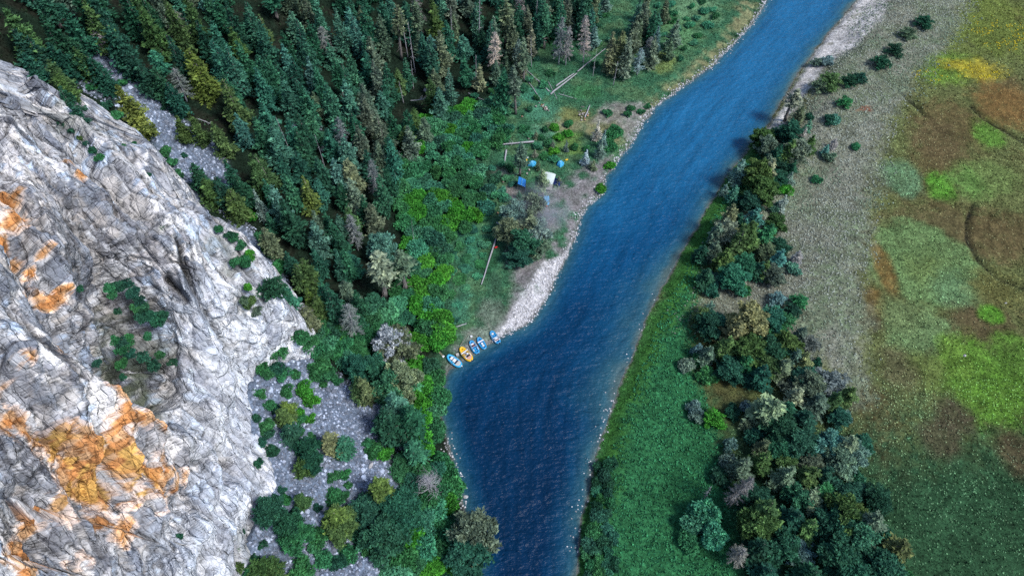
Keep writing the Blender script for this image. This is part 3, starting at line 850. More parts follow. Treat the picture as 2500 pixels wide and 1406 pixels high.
for sc_, lo_, wd_ in ((0.34, 0.66, 0.02), (0.95, 0.80, 0.03)):
    vc = N(nt, 'ShaderNodeTexVoronoi'); vc.inputs['Scale'].default_value = sc_
    ve = N(nt, 'ShaderNodeTexVoronoi', feature='DISTANCE_TO_EDGE'); ve.inputs['Scale'].default_value = sc_
    for v_ in (vc, ve): nt.links.new(jit.outputs[1], v_.inputs['Vector'])
    sp = N(nt, 'ShaderNodeSeparateColor'); nt.links.new(vc.outputs['Color'], sp.inputs[0])
    rock = mult(nt, rock, ramp(nt, sp.outputs[0], [(0.0, (lo_, lo_, lo_ * 1.04)), (0.4, (1.0, 1.0, 1.0)), (1.0, (1.22, 1.20, 1.18))]))
    crk = N(nt, 'ShaderNodeMix', data_type='RGBA', blend_type='MULTIPLY')
    nt.links.new(pres, crk.inputs[0]); nt.links.new(rock, crk.inputs[6])
    nt.links.new(ramp(nt, ve.outputs['Distance'], [(0.0, (0.25,) * 3), (wd_, (0.9,) * 3), (wd_ * 2.0, (1.0,) * 3)]), crk.inputs[7])
    rock = crk.outputs[2]
    hts.append((sp.outputs[1], ve.outputs['Distance'], sc_))
nt.links.new(rock, b.inputs['Base Color'])
p_ = bump(nt, b, k1.outputs[0], 0.30, 0.6)
p_ = bump(nt, b, k2.outputs[0], 0.16, 0.6, p_)
for h_, e_, sc_ in hts:
    p_ = bump(nt, b, ramp(nt, e_, [(0.0, (0,) * 3), (0.12, (1,) * 3)]), 0.12 / sc_, 0.8, p_)
link('cliff', mesh_from('cliff', PD[used], re[quads], {'col': CC[used], 'joints': JN[used]}, [M_ROCK], False), kind='structure')

# ------------------------------------------------------------------ plant prototypes
def unit(v):
    return v / (np.linalg.norm(v, axis=-1, keepdims=True) + 1e-9)

def clumps(c, d, s, g, n=3, spread=0.7, wide=0.5):
    """leaf-sized triangles about the points c (m,3), pointing roughly along d, size s"""
    c = np.repeat(c, n, 0); d = np.repeat(d, n, 0); s = np.repeat(s, n)
    m = len(c)
    c = c + g.normal(0, 0.28, (m, 3)) * s[:, None]
    dd = unit(d + g.normal(0, spread, (m, 3)))
    sd_ = unit(np.cross(dd, g.normal(0, 1, (m, 3))))
    a = c - dd * (0.35 * s)[:, None] + sd_ * (wide * s)[:, None]
    b2 = c - dd * (0.35 * s)[:, None] - sd_ * (wide * s)[:, None]
    t = c + dd * (0.75 * s)[:, None]
    V = np.stack([a, b2, t], 1).reshape(-1, 3)
    F = np.arange(m * 3).reshape(-1, 3)
    lump = vnoise(c * 1.25, 7) * 0.30 + vnoise(c * 0.6, 8) * 0.16
    v = np.clip(np.repeat(0.46 + lump + 0.42 * (np.repeat(g.random(m // n), n) - 0.5) + 0.2 * (g.random(m) - 0.5), 3), 0, 1)
    return V, F, v

def leaf_mesh(name, c, d, s, g, n=3, spread=0.7, wide=0.5):
    V, F, v = clumps(np.asarray(c), unit(np.asarray(d)), np.asarray(s), g, n, spread, wide)
    return mesh_from(name, V, F, {'v': v}, [M_LEAF])

def trunk_mesh(h, r, g, mat, limbs=(), bend=0.15, n=6):
    mb = MB()
    k = 7
    t = np.linspace(0, 1, k)
    bx, by = g.normal(0, bend, 2)
    pts = np.stack([bx * np.sin(t * 3), by * np.sin(t * 2.3), -0.5 + t * (h + 0.5)], -1)
    mb.tube(pts, r * (1 - 0.9 * t) + 0.015, n)
    for l in limbs:
        l = np.asarray(l)
        mb.tube(l, np.linspace(l_r(l), 0.012, len(l)), 4, cap=False)
    return mb.mesh('trunk', [mat], True)
def l_r(l):
    return 0.02 + 0.018 * np.linalg.norm(l[-1] - l[0])

def proto_conifer(seed, h=14.0, R=2.3, base=0.10, dens=1.0, top=0.75, size=0.46, gaps=0.12):
    g = np.random.default_rng(seed)
    c, d, s, limbs = [], [], [], []
    z0 = base * h
    z = z0
    ph = g.random(3) * 6
    while z < h:
        t = (z - z0) / (h - z0)
        prof = min(1.0, 1.2 * (1 - t) ** top) * (0.7 + 0.3 * min(1, t / 0.18))
        r = max(0.16, R * prof)
        nb = int((4 + 4.6 * r) * dens) + 1
        for k in range(nb):
            a = g.random() * 2 * pi
            if g.random() < gaps: continue
            lump = 0.86 + 0.22 * sin(2 * a + ph[0] + z * 0.8) + 0.12 * sin(5 * a + ph[1] + z * 1.7)
            L = r * lump * g.uniform(0.75, 1.12)
            dr_ = -0.30 + 0.55 * t + g.normal(0, 0.08)
            bd = np.array([cos(a), sin(a), dr_])
            st = max(0.15, L - 1.15) if L > 1.2 else 0.1
            for q in np.arange(st, L + 0.01, 0.40):
                c.append([cos(a) * q, sin(a) * q, z + dr_ * q + 0.10 * q * q * 0.5 + g.normal(0, 0.06)])
                d.append(bd + [0, 0, 0.25])
                s.append(size * g.uniform(0.7, 1.2) * (1.0 if q < L - 0.3 else 0.85))
            if g.random() < 0.05 and L > 0.8:
                limbs.append([[0, 0, z], [cos(a) * L * 0.5, sin(a) * L * 0.5, z + dr_ * L * 0.5], [cos(a) * L * 0.9, sin(a) * L * 0.9, z + dr_ * L * 0.9]])
        z += 0.42 * g.uniform(0.8, 1.2)
    for q in range(5):
        c.append([0, 0, h - 0.12 * q]); d.append([0, 0, 1.0]); s.append(size * 0.8)
    if base > 0.2:      # bare lower trunk keeps a few dead branches
        for k in range(12):
            a = g.random() * 6.28; zz = g.uniform(0.1 * h, z0); L = g.uniform(0.5, 1.3)
            limbs.append([[0, 0, zz], [cos(a) * L * .5, sin(a) * L * .5, zz - .1], [cos(a) * L, sin(a) * L, zz - 0.35]])
    return dict(h=h, r=R, trunk=trunk_mesh(h, 0.17 + 0.006 * h, g, M_BARK, limbs), crown=leaf_mesh('crown', c, d, s, g, 3, 0.65, 0.42))

def proto_round(seed, h=8.5, R=2.7, nl=13, base=0.12, size=0.42):
    """broad crown made of many separate boughs"""
    g = np.random.default_rng(seed)
    c, d, s, limbs = [], [], [], []
    for k in range(nl):
        t = (k + 0.5) / nl
        zc = base * h + h * (1 - base) * (0.12 + 0.80 * t)
        rr = R * sqrt(max(0.05, 1 - (max(0, t - 0.25) / 0.85) ** 2)) * g.uniform(0.45, 0.95) * (1 if t < 0.9 else 0.4)
        a = k * 2.4 + g.normal(0, 0.4)
        cen = np.array([cos(a) * rr, sin(a) * rr, zc])
        lr = R * g.uniform(0.22, 0.42) * (1.1 - 0.25 * t)
        m = int(120 * (lr / 1.0) ** 2) + 26
        u = unit(g.normal(0, 1, (m, 3)))
        u[:, 2] = np.where(u[:, 2] < -0.3, -u[:, 2] * 0.6, u[:, 2])
        rad = lr * g.uniform(0.5, 1.25, m) * (1 + 0.18 * np.sin(u[:, 0] * 5 + k) * np.sin(u[:, 1] * 6 + 2 * k))
        ro = np.array([cos(a), sin(a), 0.25])
        pts = cen + u * rad[:, None] * np.array([1, 1, 0.8]) + ro * ((u @ ro) * lr * 0.75)[:, None]
        c.append(pts); d.append(u + [0, 0, 0.35]); s.append(size * g.uniform(0.65, 1.2, m))
        limbs.append([[0, 0, max(0.3, zc - lr * 1.2)], cen * [0.5, 0.5, 1] - [0, 0, lr * 0.5], cen])
    return dict(h=h, r=R, trunk=trunk_mesh(h * 0.8, 0.22, g, M_BARK, limbs), crown=leaf_mesh('crown', np.vstack(c), np.vstack(d), np.concatenate(s), g, 3, 0.7, 0.45))

def proto_shrub(seed, h=2.6, R=2.0, nl=8, size=0.30, per=110):
    g = np.random.default_rng(seed)
    c, d, s, stems = [], [], [], []
    for k in range(nl):
        a = k * 2.4 + g.normal(0, 0.5)
        rr = R * (0.0 if k == 0 else g.uniform(0.3, 0.72))
        lr = R * g.uniform(0.34, 0.52)
        zc = max(lr * 0.45, h * g.uniform(0.38, 0.72) - 0.25 * rr)
        cen = np.array([cos(a) * rr, sin(a) * rr, zc])
        m = int(per * g.uniform(0.8, 1.2))
        u = unit(g.normal(0, 1, (m, 3)))
        u[:, 2] = np.abs(u[:, 2]) * np.where(g.random(m) < 0.85, 1, -0.7)
        c.append(cen + u * (lr * g.uniform(0.7, 1.1, m))[:, None] * [1, 1, h / (2.0 * R) + 0.35])
        d.append(u + [0, 0, 0.3]); s.append(size * g.uniform(0.7, 1.3, m))
        stems.append([[0, 0, -0.2], [cos(a) * rr * .4, sin(a) * rr * .4, zc * .5], cen])
    mb = MB()
    for l in stems:
        l = np.array(l); mb.tube(l, [0.06, 0.045, 0.02], 4)
    return dict(h=h, r=R, trunk=mb.mesh('stems', [M_BARK], True), crown=leaf_mesh('foliage', np.vstack(c), np.vstack(d), np.concatenate(s), g, 3, 0.8, 0.5))

def proto_dead(seed, h=14.0, R=1.8, twigs=1.0, base=0.2, nbr=90, curl=0.0):
    """dead conifer: bare trunk, many bare branches, fine grey twigs"""
    g = np.random.default_rng(seed)
    c, d, s = [], [], []
    mb = MB()
    t = np.linspace(0, 1, 8)
    bx = g.normal(0, 0.2)
    mb.tube(np.stack([bx * np.sin(t * 3), 0.1 * np.sin(t * 4), -0.5 + t * (h + 0.5)], -1), 0.20 * (1 - 0.92 * t) + 0.015, 7)
    br = MB()
    for k in range(nbr):
        zz = g.uniform(base * h, h * 0.98)
        tt = (zz - base * h) / (h * (1 - base))
        a = g.random() * 6.283
        L = R * min(1.0, 1.25 * (1 - tt) ** 0.7 + 0.12) * g.uniform(0.6, 1.1)
        dz = g.uniform(-0.35, 0.25) + 0.4 * tt
        q = np.linspace(0, 1, 5)
        wig = curl * np.sin(q * 4 + g.random() * 6)
        pts = np.stack([np.cos(a + wig) * L * q, np.sin(a + wig) * L * q, zz + dz * L * q - 0.18 * L * q * q], -1)
        br.tube(pts, np.linspace(0.055, 0.014, 5), 4, cap=False)
        if twigs > 0:
            for w in np.linspace(0.25, 1, max(2, int(6 * twigs * L))):
                c.append([cos(a) * L * w, sin(a) * L * w, zz + dz * L * w - 0.18 * L * w * w]); d.append([cos(a), sin(a), -0.3]); s.append(0.42 * g.uniform(0.6, 1.2))
    out = dict(h=h, r=R, trunk=mb.mesh('trunk', [M_DEAD], True), branches=br.mesh('branches', [M_DEAD], True))
    if twigs > 0:
        out['crown'] = leaf_mesh('twigs', c, d, s, g, 4, 0.9, 0.13)
    return out

PROTO = {
    'fir': [proto_conifer(300 + k, 14, 2.25, 0.07, 1.0, 0.62 + 0.06 * k) for k in range(5)],
    'tall': [proto_conifer(320 + k, 17, 1.75, 0.34 + 0.08 * k, 0.85, 0.7, 0.44, 0.2) for k in range(3)],
    'spruce': [proto_conifer(330 + k, 9, 1.9, 0.03, 1.15, 0.85, 0.36, 0.08) for k in range(2)],
    'round': [proto_round(340 + k, 8.5 + 0.6 * (k % 3), 2.7, 24 + 3 * k) for k in range(6)],
    'juniper': [proto_round(350 + k, 4.2, 1.8, 15, 0.02, 0.32) for k in range(3)],
    'shrub': [proto_shrub(360 + k, 2.6, 2.0, 8 + k) for k in range(5)],
    'bush': [proto_shrub(370 + k, 1.6, 1.2, 5 + k, 0.24, 80) for k in range(4)],
    'dead': [proto_dead(380 + k, 14, 2.0, 1.0, 0.22, 110) for k in range(3)],
    'snag': [proto_dead(390 + k, 13, 1.0, 0.0, 0.3, 22) for k in range(2)],
    'whitedead': [proto_dead(396, 7.5, 3.0, 0.0, 0.35, 95, 0.5)],
}
NAMES = {'fir': 'fir_tree', 'tall': 'fir_tree', 'spruce': 'spruce_tree', 'round': 'pine_tree', 'juniper': 'juniper_bush', 'shrub': 'shrub', 'bush': 'bush', 'dead': 'dead_tree', 'snag': 'dead_tree', 'whitedead': 'dead_tree'}
CATS = {'fir': 'tree', 'tall': 'tree', 'spruce': 'tree', 'round': 'tree', 'juniper': 'bush', 'shrub': 'shrub', 'bush': 'bush', 'dead': 'dead tree', 'snag': 'dead tree', 'whitedead': 'dead tree'}
COLS = {'dark': (0.022, 0.088, 0.055), 'green': (0.036, 0.135, 0.085), 'teal': (0.070, 0.190, 0.145), 'olive': (0.060, 0.120, 0.042), 'yellow': (0.105, 0.155, 0.036), 'pale': (0.170, 0.215, 0.140),
        'greygreen': (0.100, 0.150, 0.100), 'bluegrey': (0.135, 0.230, 0.205), 'grey': (0.230, 0.230, 0.250), 'silver': (0.290, 0.325, 0.315), 'bright': (0.050, 0.215, 0.028), 'leaf': (0.036, 0.150, 0.060),
        'tealleaf': (0.060, 0.225, 0.125), 'lilac': (0.165, 0.180, 0.165), 'tan': (0.150, 0.180, 0.095), 'pink': (0.33, 0.31, 0.31), 'rust': (0.075, 0.095, 0.042)}
WORDS = {'dark': 'dark green', 'green': 'green', 'teal': 'teal-green', 'olive': 'olive green', 'yellow': 'yellow-green', 'pale': 'pale green', 'greygreen': 'grey-green', 'bluegrey': 'blue-grey', 'grey': 'grey', 'silver': 'silvery',
         'bright': 'bright green', 'leaf': 'leafy green', 'tealleaf': 'teal leafy', 'lilac': 'lilac-grey', 'tan': 'tan-tipped', 'pink': 'pinkish grey', 'rust': 'brownish'}
KWORD = {'fir': 'conifer', 'tall': 'tall thin conifer', 'spruce': 'small spruce', 'round': 'broad pine', 'juniper': 'low juniper', 'shrub': 'shrub', 'bush': 'small bush', 'dead': 'dead conifer', 'snag': 'bare dead trunk', 'whitedead': 'bare dead tree'}
LAND = [(60, 60, 'in the top left corner of the forest'), (300, 60, 'at the top of the forest above the scree chute'), (300, 260, 'beside the grey scree chute above the cliff'), (470, 330, 'at the lower end of the scree chute'),
        (600, 130, 'in the upper left of the dense forest'), (800, 90, 'in the dense forest near the top edge'), (950, 60, 'at the top edge left of the dead trunks'), (650, 300, 'in the middle of the dense forest'), (850, 280, 'in the dense forest left of the leafy thicket'),
        (620, 440, 'in the forest behind the cliff crest'), (800, 430, 'in the dense forest beside the thicket'), (640, 560, 'on the slope just behind the cliff'), (790, 560, 'in the lower forest left of the thicket'), (930, 620, 'at the lower edge of the forest by the thicket'),
        (740, 740, 'beside the nose of the cliff'), (900, 760, 'between the cliff nose and the bright thicket'), (1100, 60, 'among the dead trunks at the top'), (1230, 150, 'in the upper clearing left of the logs'), (1370, 90, 'behind the felled logs'),
        (1440, 20, 'at the top edge above the clearing'), (1540, 130, 'in the clump on the bank upstream of the camp'), (1650, 50, 'on the grassy left bank near the top'), (1480, 340, 'by the river bank right of the tents'), (1300, 400, 'among the tents'), (1270, 560, 'by the fallen log above the gravel beach'),
        (690, 930, 'at the top of the scree below the cliff nose'), (760, 1000, 'in the middle of the upper scree'), (690, 1060, 'on the scree close to the cliff foot'), (850, 1000, 'at the right edge of the upper scree'), (770, 1130, 'in the middle of the scree'),
        (910, 1200, 'at the right edge of the lower scree'), (660, 1270, 'at the foot of the cliff near the bottom'), (810, 1280, 'on the lower scree'), (720, 1390, 'on the scree at the bottom edge'), (960, 880, 'between the scree and the rafts'), (970, 1010, 'in the dark wood right of the scree'),
        (1040, 1180, 'beside the river below the rafts'), (1150, 1340, 'leaning over the river at the bottom'), (1000, 1350, 'by the bottom edge left of the river'), (1060, 320, 'in the leafy thicket below the clearing'), (1060, 480, 'in the leafy thicket left of the camp'), (1060, 650, 'in the thicket left of the trodden grass'),
        (1040, 790, 'in the thicket above the rafts'), (1060, 960, 'in the waterside thicket below the rafts'), (1040, 1060, 'at the water edge downstream of the rafts'), (1080, 1290, 'in the waterside thicket near the bottom'),
        (2230, 80, 'in the row at the top right'), (2050, 190, 'beside the white bluff'), (2070, 300, 'on the gravel flat below the white bluff'), (1930, 300, 'at the upstream end of the right grove'), (1860, 400, 'in the upper right-bank grove'), (1780, 470, 'at the river side of the upper right-bank grove'),
        (1800, 560, 'in the big right-bank grove'), (1900, 600, 'on the meadow side of the big right-bank grove'), (1770, 640, 'at the downstream end of the big right-bank grove'), (1910, 740, 'on the stony gap between the groves'), (1730, 760, 'on the river side of the stony gap'), (1830, 820, 'in the middle right-bank grove'), (1930, 850, 'on the meadow side of the middle grove'),
        (1720, 900, 'on the river side of the middle grove'), (1900, 980, 'below the middle right-bank grove'), (2040, 980, 'at the meadow edge below the middle grove'), (1740, 1010, 'on the green bank left of the lower grove'), (2070, 1100, 'at the upper meadow edge of the lower grove'),
        (1860, 1140, 'at the top of the lower right grove'), (1990, 1170, 'in the middle of the lower right grove'), (2110, 1220, 'on the meadow side of the lower grove'), (1800, 1250, 'on the river side of the lower right grove'), (1950, 1320, 'in the dark lower right grove near the bottom'), (2150, 1310, 'at the lower meadow edge of the grove'), (1730, 1290, 'on the green bank near the bottom'), (1470, 1330, 'along the right water edge at the bottom'),
        (330, 760, 'on the ledge in the cliff'), (330, 880, 'in the gully of the cliff'), (600, 660, 'on the cliff shoulder behind the cleft'), (150, 240, 'on the upper cliff edge'), (210, 340, 'in the crack of the upper cliff'), (590, 1350, 'in the cracks at the cliff foot')]
LXY = np.array([[a, b2] for a, b2, _ in LAND], float)
def place_words(px, py):
    return LAND[int(np.argmin((LXY[:, 0] - px) ** 2 + (LXY[:, 1] - py) ** 2))][2]
def project(P):
    x, y, z = P[0], P[1], P[2] - CAM_H
    cy = y * cos(TILT) + z * sin(TILT)
    cz_ = -y * sin(TILT) + z * cos(TILT)
    return 1250 + F_PX * x / -cz_, 703 - F_PX * cy / -cz_

PLANTED = []
TREES = []      # (x, y, radius) for spacing
def plant(kind, P, h, col, r=None, label=None, group=None, var=None, lean=0.0, labelpx=None, tone=1.0):
    lst = PROTO[kind]
    p = lst[(var if var is not None else random.randrange(len(lst))) % len(lst)]
    sh = h / p['h']
    if kind in ('fir', 'tall') and r: r *= 1.28
    sr = (r / p['r']) if r else sh ** 0.8
    px, py = labelpx or project(P + np.array([0, 0, h * 0.6]))
    if label is None:
        label = f"{WORDS[col]} {KWORD[kind]} {place_words(px, py)}"
    if group is None:
        group = f"{KWORD[kind]}s {place_words(px, py)}"
    t = thing(NAMES[kind], P - np.array([0, 0, 0.1]), random.random() * 6.283, label, CATS[kind], group, (sr, sr, sh))
    if lean:
        t.rotation_euler = (lean * random.uniform(-1, 1), lean * random.uniform(-1, 1), t.rotation_euler[2])
    stem = kind in ('shrub', 'bush')
    tk = link('stems' if stem else 'trunk', p['trunk'], t)
    if 'branches' in p:
        link('branches', p['branches'], tk)
    if 'crown' in p:
        o = link('twigs' if kind == 'dead' else 'foliage' if stem else 'crown', p['crown'], t)
        c = np.array(COLS[col]) * 1.5 * tone * random.uniform(0.82, 1.2) * np.array([random.uniform(0.85, 1.15), 1, random.uniform(0.85, 1.15)])
        o.color = (*c, 1)
    PLANTED.append((t, px, py))
    TREES.append((P[0], P[1], p['r'] * sr))
    return t

def top_at(px, py, h, R=None):
    return at(px, py, h, R)

# trees read off the photograph by their tops: x, y, kind, height, colour, crown radius
FOREST = """20 30 fir 12 olive 2.9;111 44 fir 12 dark 2.6;202 3 fir 13 olive 2.3;343 13 fir 14 olive 2.4;407 3 fir 14 olive 2.3;551 7 fir 14 dark 2.3;484 57 fir 12 dark 2.0;255 50 fir 14 dark 2.6;628 57 fir 13 green 2.1;753 54 fir 12 dark 1.9;719 54 fir 12 dark 1.9
820 27 fir 13 teal 2.1;517 101 fir 12 green 2.0;554 121 fir 13 green 2.3;585 104 fir 12 green 2.0;692 81 fir 12 dark 1.9;749 145 fir 12 teal 2.0;464 131 fir 13 yellow 2.9;551 181 fir 12 green 2.0;544 198 fir 14 olive 2.4;632 141 fir 13 green 2.2;645 141 fir 13 green 2.0;625 168 fir 12 green 2.0
692 188 fir 13 green 2.2;833 161 fir 11 green 2.0;739 212 fir 12 green 2.2;796 212 fir 13 green 2.3;292 215 fir 13 yellow 2.6;118 151 fir 7 olive 1.8;181 118 fir 8 olive 1.7;464 279 fir 9 olive 1.7;427 286 fir 7 olive 1.6;524 302 fir 10 olive 2.0;625 286 fir 12 green 2.0
665 319 fir 12 teal 2.6;702 296 fir 11 green 2.0;749 262 fir 12 green 2.1;796 312 fir 11 green 2.0;776 386 fir 11 green 2.0;605 383 fir 12.5 olive 2.08;632 380 fir 11 olive 2.5;739 437 fir 11 yellow 2.0;820 390 fir 11 teal 2.3;497 437 fir 8 olive 2.0;700 430 fir 11.2 green 1.68;765 440 fir 9 green 1.9
887 20 fir 13 green 2.3;931 0 fir 14 green 2.4;961 20 tall 16 greygreen 2.2;988 7 fir 13 dark 2;1011 0 tall 15 greygreen 2;1062 3 fir 14 olive 2.3;1028 81 fir 12 green 1.9;1072 77 fir 14 greygreen 2.5;1092 54 fir 13 green 2.2;890 81 fir 12 green 2;900 91 fir 13 greygreen 2.2;850 128 fir 12 green 1.9
887 124 fir 11 green 1.9;914 148 fir 12 greygreen 2;944 158 fir 12 green 2;843 198 fir 12 teal 2.1;887 205 fir 12 greygreen 2.2;864 279 fir 11 green 2;880 235 fir 12 greygreen 2.1;927 289 fir 12 greygreen 2.4;840 339 fir 11 teal 2.2;874 309 fir 12 greygreen 2.1;921 353 fir 11 greygreen 2;856 440 fir 11 pale 2.0
680 390 fir 9 dark 2;720 370 fir 10 dark 2;850 395 fir 11 pale 2.4;835 390 fir 10 teal 1.9;763 520 fir 10 greygreen 1.6;795 520 fir 10.0 dark 1.44;800 535 fir 9 dark 1.7;830 525 fir 10.0 teal 1.52;823 565 fir 9 dark 1.8;770 610 fir 9 dark 1.7;823 615 fir 10.0 green 1.60;840 617 fir 10.0 green 1.76
886 482 fir 10 dark 2.0;900 500 fir 10 greygreen 2.0;924 584 round 9 teal 2.5;914 625 tall 15 pale 3.0;971 614 tall 14 greygreen 2.6;735 640 fir 10 olive 2.2;720 645 fir 9 olive 2.0;775 690 fir 11.2 green 1.92;770 725 fir 8 olive 1.9;739 749 dead 9 rust 2.0;742 753 fir 8.5 tan 1.6
652 520 spruce 6 green 2;618 468 spruce 9 bluegrey 1.6;560 470 fir 9 olive 2.2;528 440 fir 9 dark 2;580 430 fir 9 dark 2;470 400 fir 8 dark 2;660 690 juniper 4 dark 2;690 700 fir 7.5 green 1.76;745 708 fir 8 yellow 1.4;700 620 fir 7.5 dark 1.60;650 590 bush 2 bright 1.6;605 520 bush 2 bright 1.4
944 816 round 9 silver 2.7;960 822 round 9 greygreen 2.9;975 903 round 9 pale 2.6;940 925 round 8 green 2.2;884 924 fir 9 tan 1.9;862 925 fir 8 olive 1.6;960 960 fir 12 teal 2.6;990 1000 fir 12 dark 3.0;930 1010 fir 11 dark 2.6;1005 1080 fir 9 green 2.2;870 880 round 6 dark 2;905 880 round 6 green 2
1210 44 fir 13 greygreen 2;1233 3 tall 15 greygreen 2.6;1280 94 tall 14 greygreen 1.7;1223 168 fir 14 green 2.4;1260 158 tall 16 greygreen 1.7;1334 5 tall 15 green 2;1374 0 fir 14 green 2;1428 0 fir 13 dark 2.2;1270 350 tall 11 greygreen 1.7;1330 418 tall 9 pale 1.5
1502 84 fir 13 tan 2.3;1519 81 fir 13 tan 2.3;1535 100 fir 12 greygreen 2.2;1552 44 fir 12 greygreen 2.2;1576 13 fir 12 greygreen 2.2;1562 3 fir 12 teal 2;1603 94 fir 10 greygreen 1.9;1653 54 fir 9 greygreen 2.0;1640 95 fir 7 greygreen 1.6;1600 30 fir 11 dark 2.2
1462 296 spruce 6.5 silver 1.5;1475 319 spruce 6 bluegrey 1.4;1469 343 spruce 6 bluegrey 1.7;1432 366 spruce 5 silver 1.5;1450 390 spruce 3.5 greygreen 1.4;1500 312 shrub 3 leaf 2.2;1490 345 shrub 2.4 leaf 1.8
1300 480 round 9 greygreen 2.6;1262 500 round 8 bluegrey 2.6;1290 520 fir 10 greygreen 3.0;1250 540 round 7 greygreen 2.6;1310 545 round 7 bluegrey 2.4;1280 570 round 7 dark 2.6;1265 610 round 4.5 dark 2.2;1320 590 juniper 4 greygreen 2.2
692 985 fir 5 yellow 1.4;682 1000 fir 5.5 olive 1.6;700 1040 fir 5 dark 1.8;650 1035 bush 1.6 leaf 1.4;795 1062 fir 7 tan 1.9;830 1075 fir 5 green 1.8;745 1090 round 5 dark 1.8;752 1120 round 4 dark 1.6;735 1135 juniper 4 olive 1.5;726 1208 fir 5.5 olive 1.2;645 1235 round 5.5 dark 1.8;695 1272 round 5 dark 1.8;712 1300 round 4.5 leaf 1.9
808 1248 fir 8 yellow 2.2;825 1270 round 5 olive 2.2;915 1165 fir 11 yellow 2.3;900 1240 round 5 dark 2.6;960 1240 round 7 dark 2.8;930 1300 round 7 dark 2.8;1160 1290 round 9 greygreen 3.0;1140 1330 round 7 dark 3.2;660 1395 juniper 3 olive 1.8;628 1385 juniper 3 olive 1.8;720 1255 bush 1.5 leaf 1.2
30 75 fir 10 dark 2.2;75 95 fir 9 dark 2.1;120 110 fir 9 dark 2;160 85 fir 10 dark 2;60 130 fir 7 dark 1.8;215 130 fir 9 dark 1.9;240 165 fir 7 dark 1.7;150 20 fir 12 dark 2.2;290 100 fir 10 dark 2;330 140 fir 10 dark 2;375 170 fir 9 dark 1.9;410 205 fir 9 dark 1.9;130 180 fir 7 olive 1.6;150 215 fir 6 dark 1.5;168 255 fir 5 dark 1.3"""
